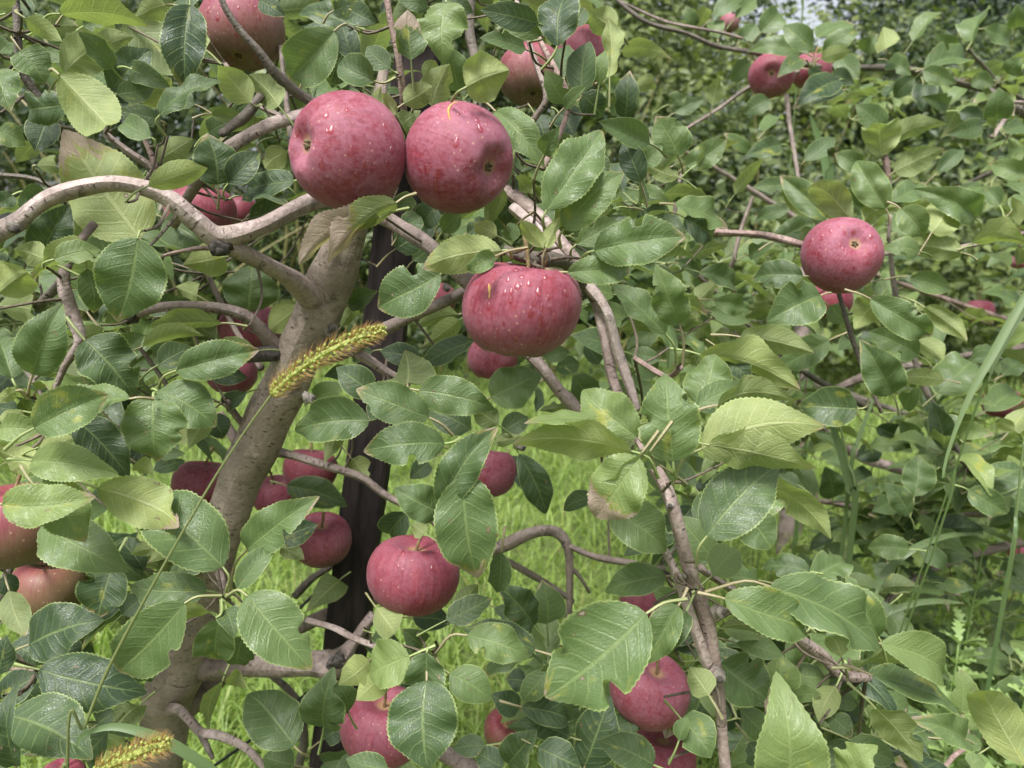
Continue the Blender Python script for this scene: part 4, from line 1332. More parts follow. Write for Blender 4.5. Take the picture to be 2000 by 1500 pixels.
# ---------------------------------------------------------------- apples
def apple_mesh(R, H, seed, lobes=.012, skew=0.0, nu=40, nv=30):
    rs = np.random.default_rng(seed); p1, p2 = rs.random(2) * 6.28
    V = []; F = []; EYEW = []
    th = np.concatenate([np.linspace(0.02, .55, 9), np.linspace(.62, math.pi - .5, nv - 17), np.linspace(math.pi - .42, math.pi - .02, 8)])
    for t in th:
        for k in range(nu):
            f = 2 * math.pi * k / nu
            low = max(0, -math.cos(t))
            r = math.sin(t) ** .88 * (1 + .055 * math.cos(t)) * (1 + lobes * math.cos(5 * f + p1) * (.35 + low) + .014 * math.cos(2 * f + p2) + .010 * math.cos(3 * f - p1))
            z = math.cos(t) * (1 - .05 * low)
            z -= .40 * math.exp(-(t / .40) ** 2); z += .24 * math.exp(-((math.pi - t) / .30) ** 2)
            z += .02 * math.cos(5 * f + p1) * math.exp(-((math.pi - t - .45) / .22) ** 2)
            V.append((R * r * math.cos(f), R * r * math.sin(f), H * z + skew * R * r * math.cos(f)))
            EYEW.append(max(math.exp(-(t / .24) ** 2), 1.0 * math.exp(-((math.pi - t) / .20) ** 2)))
    n = len(th)
    for i in range(n - 1):
        for k in range(nu):
            F.append((i * nu + k, (i + 1) * nu + k, (i + 1) * nu + (k + 1) % nu, i * nu + (k + 1) % nu))
    V.append((0, 0, V[0][2])); F += [(len(V) - 1, k, (k + 1) % nu) for k in range(nu)]; EYEW.append(1)
    V.append((0, 0, V[(n - 1) * nu][2])); F += [(len(V) - 1, (n - 1) * nu + (k + 1) % nu, (n - 1) * nu + k) for k in range(nu)]; EYEW.append(1)
    return np.array(V), F, np.array(EYEW)
def drop_mesh():
    g = Geo(); V = []; F = []
    nr, na = 5, 12
    for i in range(nr + 1):
        a = i / nr * math.pi / 2
        for k in range(na):
            f = 2 * math.pi * k / na; x, y = math.cos(f), math.sin(f)
            tail = 1 + .40 * max(0, y) ** 2.2          # drawn out upwards, fat below
            r = math.cos(a) if i < nr else .02
            V.append((x * r * (1 - .32 * max(0, y)), y * r * tail, math.sin(a) * .42 * (1 - .30 * y * r)))
    for i in range(nr):
        for k in range(na): F.append((i * na + k, i * na + (k + 1) % na, (i + 1) * na + (k + 1) % na, (i + 1) * na + k))
    F.append(tuple(nr * na + k for k in range(na)))
    g.add(V, F); return g.mesh('water_drop', [M_DROP])
DROP = drop_mesh()
def cam_dir(v): return (RIGHT * v[0] + UP * v[1] - FWD * v[2]).normalized()
def make_apple(px, py, diam, d, axis, label, green=.25, dust=.8, ratio=.92, drops=(), ndrop=0, tint=None, stem=True, calyx=True, seed=None, skew=0.0, hgt=None, fine=True, scar=None):
    """axis: where the stalk end points, in (right, up, towards the lens)"""
    P = at(px, py, d); R = .5 * diam / FPX * d; H = R * ratio
    z = cam_dir(axis); x = z.orthogonal().normalized()
    seed = int(px * 7 + py) if seed is None else seed
    ang = (seed % 628) / 100; x = Matrix.Rotation(ang, 3, z) @ x
    y = z.cross(x); M = Matrix((x, y, z)).transposed()
    V, F, ew = apple_mesh(R, H, seed, skew=skew, nu=40 if fine else 22, nv=30 if fine else 26)
    Vw = V @ np.array(M).T
    nr = Vw / (np.linalg.norm(Vw, axis=1)[:, None] + 1e-9)
    blush = .5 + .5 * (nr @ np.array((-.15, -.35, .92)) )
    g = Geo(); lp = np.stack([blush, np.full(len(V), green), np.full(len(V), dust), ew], 1)
    g.add(V, F, None, lp)
    me = g.mesh('apple', [M_APPLE])
    o = link('apple', me, loc=P); o.rotation_euler = M.to_euler()
    tag(o, label, 'apple', 'apples hanging on the trees')
    if stem:
        gs = Geo(); z0 = V[-2][2]
        tube(gs, [(0, 0, z0 - .002, .0016), (.001, .0005, z0 + .006, .0013), (.0035, .001, z0 + .014, .0014), (.007, .001, z0 + .024, .0019)], 7, step=.004, rough=.1)
        link('stalk', gs.mesh('stalk', [M_STALK]), parent=o)
    if calyx:
        gc = Geo(); z0 = V[-1][2]
        for k in range(5):
            a = k * 1.2566 + .3
            c, s = math.cos(a), math.sin(a); rr = R * .085
            pts = [(c * rr * .9 - s * rr * .4, s * rr * .9 + c * rr * .4, z0 + R * .02), (c * rr * .9 + s * rr * .4, s * rr * .9 - c * rr * .4, z0 + R * .02), (c * rr * .25, s * rr * .25, z0 - R * .10), (c * rr * 1.1, s * rr * 1.1, z0 - R * .055)]
            gc.add(pts, [(0, 1, 2), (1, 0, 3), (0, 2, 3), (2, 1, 3)])
        tube(gc, [(0, 0, z0 + R * .03, R * .085), (0, 0, z0 - R * .02, R * .06)], 8, step=.003)
        link('calyx', gc.mesh('calyx', [M_CALYX]), parent=o)
    Mi = M.inverted()
    if len(drops) or ndrop or scar:
        bvh = BVHTree.FromPolygons([Vector(v) for v in V], F)
        rnd = random.Random(seed); lst = [(a, b, rnd.uniform(.0010, .0024)) for a, b in drops]
        k = 0
        while k < ndrop:
            a, b = rnd.uniform(-1, 1), rnd.uniform(-.8, 1)
            if a * a + b * b < .85: lst.append((px + a * diam / 2, py - b * diam / 2, rnd.choice((.0006, .0008, .0011, .0015)))); k += 1
        def hit(a, b):
            q = at(a, b, 1.0) - EYE; q.normalize()
            return bvh.ray_cast(Mi @ (EYE - P), Mi @ q)
        for a, b, s in lst:
            loc, no, fi, dist = hit(a, b)
            if loc is None: continue
            no = no.normalized(); upv = Mi @ Vector((rnd.uniform(-.25, .25), 0, 1)); ty = (upv - no * upv.dot(no))
            if ty.length < .05: continue
            ty.normalize(); tx = ty.cross(no)
            flat = min(1, .45 + (upv - no * upv.dot(no)).length * .6)
            w_ = link('water_drop', DROP, parent=o)
            w_.matrix_local = Matrix.Translation(loc - no * s * .06) @ Matrix((tx * s * rnd.uniform(.8, 1.1), ty * s * (.7 + .6 * flat * rnd.uniform(.7, 1.2)), no * s)).transposed().to_4x4()
        if scar:
            gs = Geo(); pts = []
            for (a, b, wpx) in scar:
                loc, no, fi, dist = hit(a, b)
                if loc is not None: pts.append((*(loc + no * .00002), .5 * wpx / FPX * d))
            if len(pts) > 1: tube(gs, pts, 6, step=.002)
            if gs.n: link('skin_crack', gs.mesh('skin_crack', [M_SCAR]), parent=o)
    return o
M_SCAR = simple('healed_crack', (0.50, 0.24, 0.06), 0.6, 0.3, 300.0, (0.62, 0.40, 0.14))
def z5(x0, y0, s, L): return [(x0 + a * s, y0 + b * s) for a, b in L]
make_apple(678, 298, 224, .50, (.74, .02, -.67), 'large dusky red apple, eye turned to one side, left of the touching pair', .16, 1., 1.02,
    z5(550, 150, .2, [(640, 320), (430, 375), (165, 510), (320, 625), (1010, 480), (675, 730), (1030, 850), (810, 860), (395, 870), (480, 880), (735, 955), (500, 1040), (150, 560), (1080, 720), (640, 1030), (480, 520)]), 8)
make_apple(898, 310, 212, .512, (-.74, .36, -.57), 'large pink red apple with orange crack on top, right of the touching pair', .20, 1., 1.0,
    z5(660, 0, .34, [(690, 655), (800, 690), (820, 740), (680, 820), (765, 920), (730, 975), (575, 1000), (565, 1065), (915, 850), (995, 880), (510, 975), (785, 1015), (865, 940)]), 8,
    scar=[(896, 199, 1.5), (884, 203, 3.5), (876, 213, 5.), (877, 226, 4.), (880, 236, 1.2)])
make_apple(1018, 603, 234, .48, (.20, .92, .22), 'broad rain-speckled red apple below the knobbly spur in the centre', .30, .75, .90,
    z5(880, 450, .2, [(560, 480), (655, 545), (765, 520), (858, 595), (530, 605), (585, 690), (780, 810), (890, 755), (965, 755), (1130, 620), (1210, 660), (370, 750), (1040, 1050), (910, 1195), (545, 1130), (930, 460), (450, 400), (640, 385), (590, 600), (820, 710), (960, 660), (520, 910)]), 12, skew=-.10,
    scar=[(955, 555, 3), (956, 565, 6), (956, 574, 3), (956, 582, 4)])
make_apple(1645, 497, 150, .755, (-.03, -.22, -.97), 'purplish red apple with its eye facing outward on the right', .10, 1., .95,
    z5(1320, 0, .34, [(890, 1325), (1120, 1360), (970, 1335), (1020, 1330), (840, 1355), (820, 1455), (1090, 1475), (780, 1380), (1150, 1420), (930, 1300)]) + [(1695, 512), (1582, 524), (1655, 533)], 14)
make_apple(808, 1123, 178, .64, (.10, .97, .10), 'round red apple beside the dark post, below centre', .28, .6, .90, [(765, 1053), (800, 1080), (788, 1080), (845, 1110)], 5)
make_apple(472, 60, 162, .70, (.05, .95, -.2), 'red and green apple crossed by a thin dark twig, at the top', .72, .6, .92,
    z5(0, 0, .34, [(1370, 45), (1470, 40), (1520, 70), (1250, 95), (1235, 265), (1325, 325), (1525, 160), (1200, 250), (1195, 60), (1550, 270)]), 10)
A = [
 (1036, 148, 128, .85, (-.1, .9, -.3), 'shaded apple half behind leaves above the pair, green below', .8, .6, dict(ndrop=14)),
 (1143, 112, 118, .95, (.1, .9, -.3), 'pink apple mostly hidden by dark leaves at the top, right of the shaded one', .15, .9, dict(ndrop=4)),
 (1507, 147, 88, 1.25, (.3, .25, -.9), 'left apple of the small far pair at upper right', .28, .9, {}),
 (1584, 140, 78, 1.33, (.1, .9, .1), 'right apple of the small far pair, half under leaves at upper right', .2, .8, {}),
 (950, 922, 118, .88, (.1, .95, -.1), 'pinkish apple with a dark bird peck beside bright grass', .2, 1., {}),
 (748, 1420, 168, .66, (.1, .92, .2), 'red apple low beside the dark post, partly behind a broad leaf', .2, .7, dict(ndrop=5)),
 (1268, 1348, 156, .68, (.25, .85, .35), 'pink red apple low right of centre, above another apple', .2, .9, dict(ndrop=5)),
 (1292, 1484, 132, .75, (.1, .9, .1), 'apple cut by the lower edge, under the pink red one', .3, .8, {}),
 (32, 1024, 195, .58, (0, .97, .1), 'freckled orange red apple at the left edge under leaves', .75, .25, {}),
 (92, 1152, 140, .72, (.1, .95, 0), 'greenish red apple in shade below the freckled one at left', .95, .2, {}),
 (396, 946, 116, .86, (.1, .95, 0), 'purple red apple peeping out left of the trunk, behind the grass stem', .1, .9, {}),
 (606, 918, 104, .88, (.1, .95, 0), 'red apple with olive underside just right of the trunk, under a thin branch', .45, .5, {}),
 (538, 968, 90, .90, (0, .9, .3), 'bright pink red apple sliver tight against the right of the trunk', .05, .9, {}),
 (628, 1055, 116, .84, (.1, .8, .4), 'pinkish green apple between trunk and dark post', .45, .8, {}),
 (452, 730, 98, .82, (.1, .9, 0), 'apple under the charred stub left of the trunk', .3, .8, {}),
 (488, 640, 122, .84, (.1, .9, 0), 'pale pink apple behind the curved branch left of the trunk', .35, .9, {}),
 (392, 415, 132, .74, (.1, .8, .2), 'red yellow apple behind the fork of the pale branch at left', .38, .7, {}),
 (473, 412, 66, 1.0, (.1, .9, 0), 'small dark red apple deep in leaves under the leaning limb at left', .1, .6, {}),
 (962, 702, 100, .88, (.1, .9, 0), 'dusky apple peeking out beneath the broad central apple', .25, 1., {}),
 (845, 586, 92, .92, (.1, .9, 0), 'red green apple behind the branch just left of the central apple', .42, .6, {}),
 (985, 1426, 84, 1.0, (.2, .6, .5), 'olive brown shrivelled apple low in the grass gap', .85, .2, {}),
 (1250, 1176, 80, 1.0, (.1, .9, 0), 'dull red apple showing above the largest leaf', .35, .7, {}),
 (1622, 588, 84, .98, (.1, .9, 0), 'shaded red apple tucked under the purplish one on the right', .12, .4, {}),
 (1913, 608, 54, 2.0, (.1, .9, 0), 'small far dark red apple near the right edge, above the grass blade', .08, .5, {}),
 (1957, 788, 72, 1.5, (.1, .9, 0), 'far red apple at the right edge behind the tall grass blade', .08, .6, {}),
 (2000, 1082, 56, 1.8, (.1, .9, 0), 'bright red apple cut by the right edge above the weeds', .05, .7, {}),
 (1988, 512, 30, 2.3, (.1, .9, 0), 'tiny pale pink far apple at the right edge', .1, 1., {}),
 (1424, 46, 40, 1.9, (.1, .9, 0), 'pale unripe looking far apple near the top, left of the sky gap', .75, .9, {}),
 (122, 1522, 84, .62, (.1, .9, 0), 'apple barely showing at the lower left corner', .15, .8, {}),
]
for (px, py, dm, d, axv, lab, gr, du, kw) in A:
    make_apple(px, py, dm, d, axv, lab, gr, du, .9, fine=dm > 100, **kw)
# ---------------------------------------------------------------- stake
Pt, Pb = at(822, 70, .86), at(648, 1490, .90)
axis = (Pt - Pb).normalized(); foot = Pb - axis * ((Pb.z + .03) / axis.z)
Lp = (Pt - foot).length
zx = axis; xx = (RIGHT - axis * RIGHT.dot(axis)).normalized(); yy = zx.cross(xx)
def post_mesh(w, dpt, L):
    bm = bmesh.new()
    rows = []
    n = 28; rs = random.Random(3)
    for i in range(n + 1):
        z = L * i / n; j = lambda: rs.uniform(-.0007, .0007)
        rows.append([bm.verts.new((sx * w / 2 + j(), sy * dpt / 2 + j(), z)) for sx, sy in ((-1, -1), (-.86, -1.08), (.86, -1.08), (1, -1), (1, 1), (.86, 1.08), (-.86, 1.08), (-1, 1))])
    for a, b in zip(rows, rows[1:]):
        for k in range(8): bm.faces.new((a[k], a[(k + 1) % 8], b[(k + 1) % 8], b[k]))
    bm.faces.new(rows[0][::-1]); bm.faces.new(rows[-1])
    me = bpy.data.meshes.new('support_post'); bm.to_mesh(me); bm.free(); return me
o = link('support_post', post_mesh(.046, .036, Lp), M_POST, loc=foot)
o.rotation_euler = Matrix((xx, yy, zx)).transposed().to_euler()
tag(o, 'dark brown leaning square stake behind the trunk', 'stake')

# ---------------------------------------------------------------- black lines low between trunk and stake
for k, (pts, lab) in enumerate(((((250, 1480, .86), (374, 1384, .87), (459, 1316, .88), (523, 1250, .88), (602, 1172, .89), (666, 1110, .90), (740, 1030, .92)), 'thin black cord rising behind the thick cut branch to the stake'),
                                (((330, 1560, .90), (435, 1484, .90), (493, 1443, .90), (564, 1382, .90), (628, 1332, .91), (700, 1280, .93)), 'thin black cord slanting over the grass below the thick cut branch'))):
    g = Geo(); tube(g, [(*at(*p), .5 * 6 / FPX * p[2]) for p in pts], 7, step=.02)
    tag(link('black_cord', g.mesh('black_cord', [M_TUBE])), lab, 'cord', 'black cords at the stake')

# ---------------------------------------------------------------- grass blades
def ribbon(geo, pts, lp, fold=.25, nseg=12, up=None):
    """pts rows: x y z halfwidth; a blade with a keel"""
    C = catmull(np.asarray(pts, float), nseg + 1); X = C[:, :3]; W = np.maximum(C[:, 3], 0.0)
    T = np.gradient(X, axis=0); T /= np.linalg.norm(T, axis=1)[:, None] + 1e-9
    V = []; UV = []
    for i in range(nseg + 1):
        view = up if up is not None else nrm(v3(EYE) - X[i])
        s = nrm(np.cross(T[i], view)); n = np.cross(s, T[i])
        V += [X[i] - s * W[i] + n * W[i] * fold, X[i], X[i] + s * W[i] + n * W[i] * fold]
        UV += [(0, i / nseg), (.5, i / nseg), (1, i / nseg)]
    F = []
    for i in range(nseg):
        a = 3 * i
        F += [(a, a + 1, a + 4, a + 3), (a + 1, a + 2, a + 5, a + 4)]
    geo.add(V, F, UV, lp)
def px_rows(pts): return [(*at(x, y, d), .5 * w_ / FPX * d) for (x, y, d, w_) in pts]
def to_ground(x, y, d, dx=0.0, dy=.05):
    P = at(x, y, d); return (P.x + dx, P.y + dy, -.03)

def foxtail(stem_px, head_px, label, blades, seed, dens=1.0):
    rs = random.Random(seed)
    first = stem_px[0]; P0 = at(*first[:3]); gx, gy, gz = to_ground(*first[:3], dx=-.06, dy=.02)
    rows = [(gx, gy, gz, .0016), ((gx + P0.x) / 2 - .015, (gy + P0.y) / 2, P0.z * .5, .0015)] + px_rows(stem_px)
    root = empty('foxtail_grass', (gx, gy, 0)); tag(root, label, 'grass', 'foxtail grasses in front of the tree')
    org = Vector((gx, gy, 0))
    g = Geo(); tube(g, rows, 7, step=.012, lp=(.6, .45, 0, 0)); link('stem', g.mesh('stem', [M_BLADE], origin=org), parent=root)
    H = np.array([(*at(x, y, d), .5 * w_ / FPX * d) for (x, y, d, w_) in head_px])
    n = 90; C = catmull(H, n); X = C[:, :3]; Rr = C[:, 3]; T = np.gradient(X, axis=0); T /= np.linalg.norm(T, axis=1)[:, None]
    g = Geo(); tube(g, [(*p, r * .35) for p, r in zip(X[::6], Rr[::6])], 6, step=.006, lp=(.4, 0, 0, 0))
    gb = Geo()
    Ltot = np.sum(np.linalg.norm(np.diff(X, axis=0), axis=1))
    ns = int(Ltot / .00042 * dens)
    for k in range(ns):
        f = k / ns; i = min(n - 1, int(f * n)); a = k * 2.39996 + rs.uniform(-.3, .3)
        t = T[i]; u = nrm(np.cross(t, (.3, .2, 1))); v = np.cross(t, u); o_ = u * math.cos(a) + v * math.sin(a)
        env = min(1, f * 9 + .45) * min(1, (1 - f) * 7 + .4)
        c = X[i] + o_ * Rr[i] * .62 * env; dirv = nrm(o_ * .8 + t * 1.0); sl = .0030 * rs.uniform(.8, 1.15); sw = .00100
        s1 = nrm(np.cross(dirv, o_ + .01)); s2 = np.cross(dirv, s1)
        pts = [c, c + dirv * sl * .45 + s1 * sw, c + dirv * sl * .45 + s2 * sw, c + dirv * sl * .45 - s1 * sw, c + dirv * sl * .45 - s2 * sw, c + dirv * sl]
        g.add(pts, [(0, 2, 1), (0, 3, 2), (0, 4, 3), (0, 1, 4), (1, 2, 5), (2, 3, 5), (3, 4, 5), (4, 1, 5)], None, (rs.random(), 0, 0, rs.random()))
        for b_ in range(4):
            aa = a + rs.uniform(-.6, .6); o2 = u * math.cos(aa) + v * math.sin(aa)
            d2 = nrm(o2 * rs.uniform(.75, 1.15) + t * rs.uniform(.35, .9)); bl = Rr[i] * rs.uniform(1.1, 1.95) * (env * .6 + .4)
            root_ = X[i] + o2 * Rr[i] * .4; sd_ = nrm(np.cross(d2, v3(EYE) - root_)) * .00015
            tip = root_ + d2 * bl + t * bl * .18
            mid = root_ + d2 * bl * .55
            gb.add([root_ - sd_, root_ + sd_, mid + sd_ * .8, mid - sd_ * .8, tip], [(0, 1, 2, 3), (3, 2, 4)], None, (rs.random(), 0, 0, rs.random()))
    link('seed_head', g.mesh('seed_head', [M_SPIKE], smooth=False, origin=org), parent=root)
    tag(link('bristles', gb.mesh('bristles', [M_BRIST], smooth=False, origin=org), parent=root), kind='stuff')
    for bp in blades:
        g = Geo(); ribbon(g, px_rows(bp), (.45, .05, 0, .5), nseg=24); link('blade', g.mesh('blade', [M_BLADE], origin=org), parent=root)
foxtail([(132, 1500, .425, 6), (165, 1420, .425, 6), (212, 1305, .425, 7), (300, 1140, .42, 5.5), (400, 965, .42, 5), (470, 855, .42, 4.5), (532, 768, .42, 4.5)],
        [(530, 772, .42, 30), (565, 738, .42, 34), (620, 698, .42, 36), (680, 668, .42, 34), (722, 652, .42, 28), (748, 645, .42, 18)],
        'foxtail grass stem with bristly seed head lying across the trunk', [[(150, 1458, .428, 6), (160, 1438, .43, 8), (185, 1426, .43, 10), (235, 1420, .432, 15), (320, 1446, .435, 20), (400, 1495, .44, 20), (450, 1540, .445, 16)]], 1)
foxtail([(120, 1600, .41, 7), (150, 1545, .41, 7), (190, 1512, .41, 7)], [(180, 1518, .41, 30), (215, 1496, .41, 40), (260, 1474, .41, 42), (300, 1459, .41, 36), (328, 1452, .41, 22)],
        'golden brown foxtail seed head at the lower left corner', [], 2, 1.1)

def tall_grass(label, blades, stems=(), dew=(), name='tall_grass'):
    x, y, d = blades[0][0][:3]
    gx, gy, gz = to_ground(x, y, d, .0, .30 if d < .7 else .04); org = Vector((gx, gy, 0))
    root = empty(name, org); tag(root, label, 'grass', 'tall grass plants by the trees')
    for bi, bp in enumerate(blades):
        rows = px_rows(bp); x0, y0, z0, w0 = rows[0]
        pre = [(gx, gy, -.02, w0 * .5), ((gx + x0) / 2, (gy + y0) / 2, z0 * .45, w0 * .9)]
        if bi in dew or z0 < .05: pre = [] if z0 < .05 else pre
        g = Geo(); ribbon(g, pre + rows, (random.uniform(.2, .5), random.choice((0, 0, .1)), 0, random.random()), nseg=30); link('blade', g.mesh('blade', [M_BLADE], origin=org), parent=root)
        if bi in dew:
            C = catmull(np.array(rows), 60)
            for k in range(34):
                i = random.randint(4, 58); p = C[i, :3] + (v3(EYE) - C[i, :3]) / np.linalg.norm(v3(EYE) - C[i, :3]) * .0008 + np.array((1, 0, 0)) * C[i, 3] * random.uniform(-.6, .6)
                dd = link('dew_drop', DROP, parent=root); s = random.choice((.0006, .0009, .0012))
                vz = (EYE - Vector(p)).normalized(); vx = vz.orthogonal().normalized(); vy = vz.cross(vx)
                dd.matrix_local = Matrix.Translation(Vector(p) - org) @ Matrix((vx * s, vy * s * .7, vz * s)).transposed().to_4x4()
    for sp in stems:
        rows = px_rows(sp); x0, y0, z0, w0 = rows[0]
        g = Geo(); tube(g, [(gx, gy, -.02, w0), ((gx + x0) / 2, (gy + y0) / 2, z0 * .5, w0)] + rows, 6, step=.02, lp=(.6, .15, 0, 0)); link('stem', g.mesh('stem', [M_BLADE], origin=org), parent=root)
tall_grass('long pale green grass blade slanting down from the right edge', [[(1845, 1010, .66, 4), (1842, 930, .66, 5), (1862, 852, .66, 7), (1898, 765, .66, 12), (1940, 690, .66, 16), (1990, 600, .66, 15), (2040, 520, .66, 10)],
    [(1895, 830, .68, 4), (1925, 745, .68, 10), (1960, 672, .68, 12), (2005, 600, .68, 9)]])
tall_grass('upright grass with two stalks below the right apple', [[(1668, 1005, .98, 12), (1660, 960, .98, 13), (1643, 886, .98, 14), (1622, 815, .98, 10), (1612, 770, .98, 5)], [(1660, 935, .99, 8), (1673, 870, .99, 9), (1698, 800, .99, 6), (1712, 760, .99, 3)]],
    stems=[[(1667, 1010, .985, 6), (1655, 900, .985, 6), (1640, 830, .985, 4)]])
tall_grass('dew covered arching grass blades at lower right', [[(1690, 1200, .92, 15), (1706, 1158, .92, 15), (1730, 1118, .92, 15), (1780, 1074, .92, 14), (1848, 1047, .93, 10), (1915, 1043, .94, 3)],
    [(1712, 1210, .95, 12), (1728, 1197, .95, 13), (1780, 1180, .95, 12), (1830, 1174, .95, 10), (1882, 1178, .95, 3)]], dew=(0, 1))
tall_grass('bright green blade far behind the right twigs', [[(1618, 380, 1.6, 12), (1616, 350, 1.6, 14), (1608, 300, 1.6, 15), (1592, 250, 1.6, 10), (1582, 225, 1.6, 3)]])
tall_grass('brownish grass stalk at the right edge above the weeds', [[(1972, 1110, .9, 8), (1985, 1000, .9, 6), (1998, 880, .9, 4)]], stems=[[(1974, 1110, .9, 6), (1982, 1030, .9, 6), (1990, 960, .9, 5), (2000, 860, .9, 4)]])
tall_grass('fine bright grass stem sticking up at the top right', [[(1566, 40, 1.7, 3), (1566, 10, 1.7, 3), (1564, -30, 1.7, 3)]])

# ---------------------------------------------------------------- weeds
def weed(px, py, d, h, label, seed):
    rs = random.Random(seed); P = at(px, py, d); org = Vector((P.x, P.y, ground_z(P.x, P.y) - .0)); root = empty('weed_plant', org)
    tag(root, label, 'weed', 'feathery weeds at lower right')
    top = np.array((rs.uniform(-.04, .04), rs.uniform(-.03, .03), h))
    g = Geo(); X, R = tube(g, [(0, 0, -.02, .0035), (*(top * .5 + np.array((rs.uniform(-.02, .02), 0, 0))), .0028), (*top, .0012)], 6, step=.03, lp=(.7, 0, 0, 0)); link('stem', g.mesh('stem', [M_WEED]), parent=root)
    nl = 34
    for k in range(nl):
        f = .25 + .75 * k / nl; i = min(len(X) - 1, int(f * len(X))); a = k * 2.4 + rs.uniform(-.3, .3)
        L = (.085 - .05 * f) * rs.uniform(.8, 1.3); el = .35 + .55 * f
        d0 = np.array((math.cos(a) * math.cos(el), math.sin(a) * math.cos(el), math.sin(el))); c = X[i]; s = nrm(np.cross(d0, WU)); n = np.cross(s, d0)
        V = []; F = []; ns = 8
        lob = [0.10, .55, .22, .85, .28, .75, .25, .45, 0]
        for j in range(ns + 1):
            q = j / ns; p = c + d0 * L * q - WU * L * .35 * q * q; hw = L * .24 * lob[j]
            V += [p - s * hw + d0 * hw * .5 + n * hw * .2, p, p + s * hw + d0 * hw * .5 + n * hw * .2]
        for j in range(ns): F += [(3 * j, 3 * j + 1, 3 * j + 4, 3 * j + 3), (3 * j + 1, 3 * j + 2, 3 * j + 5, 3 * j + 4)]
        g = Geo(); g.add(V, F, None, (min(1, .3 + .5 * f + rs.uniform(-.15, .15)), 0, 0, rs.random())); link('leaf', g.mesh('leaf', [M_WEED], smooth=False), parent=root)
WZ = lambda px, py, d: at(px, py, d).z
for i, (px, py, d, lab) in enumerate(((1945, 1065, 1.12, 'tallest feathery weed at the right edge under the red apple'), (1885, 1190, 1.10, 'feathery weed left of the tallest one at lower right'),
                                      (2005, 1150, 1.0, 'feathery weed cut by the right edge'), (1945, 1235, .95, 'low feathery weed in front at lower right'), (1830, 1265, 1.2, 'short feathery weed beside the arching blades'), (1910, 1120, 1.2, 'feathery weed standing behind the tallest one at the right'), (1975, 1300, .92, 'feathery weed lowest at the right edge'), (1890, 1330, .98, 'small feathery weed among leaves near the lower right corner'))):
    weed(px, py, d, WZ(px, py, d), lab, 40 + i)

# ---------------------------------------------------------------- orchard grass
gg = Geo(); rs = np.random.default_rng(5)
NB = 60000
yy_ = 0.9 + 8.0 * rs.random(NB) ** 1.5; xx_ = (rs.random(NB) * 2 - 1) * (yy_ * .78 + .5)
VV = []; FF = []; LP = []
h_ = rs.uniform(.05, .17, NB); az_ = rs.random(NB) * 6.283; ln = rs.uniform(.25, 1.1, NB); wd = rs.uniform(.0012, .0032, NB) * (1 + yy_ * .07); tn = np.clip(rs.normal(.5, .25, NB), 0, 1)
dr_ = (rs.random(NB) < .12) * rs.random(NB)
z0_ = ground_z(xx_, yy_) - .01
clump = .55 + .45 * np.sin(xx_ * 3.1 + 1.3 * np.sin(yy_ * 2.3)) * np.cos(yy_ * 2.7)
h_ = h_ * (.75 + .5 * clump); tn = np.clip(tn + .2 * clump - .1, 0, 1)
dx_, dy_ = np.cos(az_), np.sin(az_)
fx_, fy_ = -dy_, dx_
V = np.zeros((NB, 7, 3), np.float32)
for j, (q, wq) in enumerate(((0, 1.0), (.38, .95), (.75, .6))):
    cx = xx_ + dx_ * h_ * ln * q ** 2; cy = yy_ + dy_ * h_ * ln * q ** 2; cz = z0_ + h_ * (q - .35 * ln * q ** 3)
    for k, sg in ((2 * j, -1), (2 * j + 1, 1)):
        V[:, k, 0] = cx + fx_ * wd * wq * sg; V[:, k, 1] = cy + fy_ * wd * wq * sg; V[:, k, 2] = cz
V[:, 6, 0] = xx_ + dx_ * h_ * ln; V[:, 6, 1] = yy_ + dy_ * h_ * ln; V[:, 6, 2] = z0_ + h_ * (1 - .42 * ln)
faces = []
for i in range(NB):
    a = 7 * i; faces += [(a, a + 1, a + 3, a + 2), (a + 2, a + 3, a + 5, a + 4), (a + 4, a + 5, a + 6)]
gg.add(V.reshape(-1, 3), faces, None, np.repeat(np.stack([tn, dr_, tn * 0, tn], 1), 7, 0))
tag(link('grass', gg.mesh('grass', [M_GRASS], smooth=False)), 'bright green orchard grass seen through the branches', 'grass', kind='stuff')

# ---------------------------------------------------------------- thicket behind the orchard
def leaf_cards(geo, P, N_, size, tone, rs):
    """small folded four-cornered leaves at points P facing N_"""
    n = len(P); a = rs.normal(size=(n, 3)); d = np.cross(N_, a); d /= np.linalg.norm(d, axis=1)[:, None] + 1e-9; s = np.cross(N_, d)
    sz = size[:, None]
    V = np.stack([P - d * sz * .5, P + s * sz * .30 - d * sz * .08 + N_ * sz * .10, P + d * sz * .55 - N_ * sz * .08, P - s * sz * .30 - d * sz * .08 + N_ * sz * .10], 1)
    F = []
    for i in range(n): F += [(4 * i, 4 * i + 1, 4 * i + 2), (4 * i, 4 * i + 2, 4 * i + 3)]
    geo.add(V.reshape(-1, 3), F, None, np.repeat(np.stack([tone, tone * 0, tone * 0, rs.random(n)], 1), 4, 0))
rs = np.random.default_rng(21); gt = Geo(); gcore = Geo()
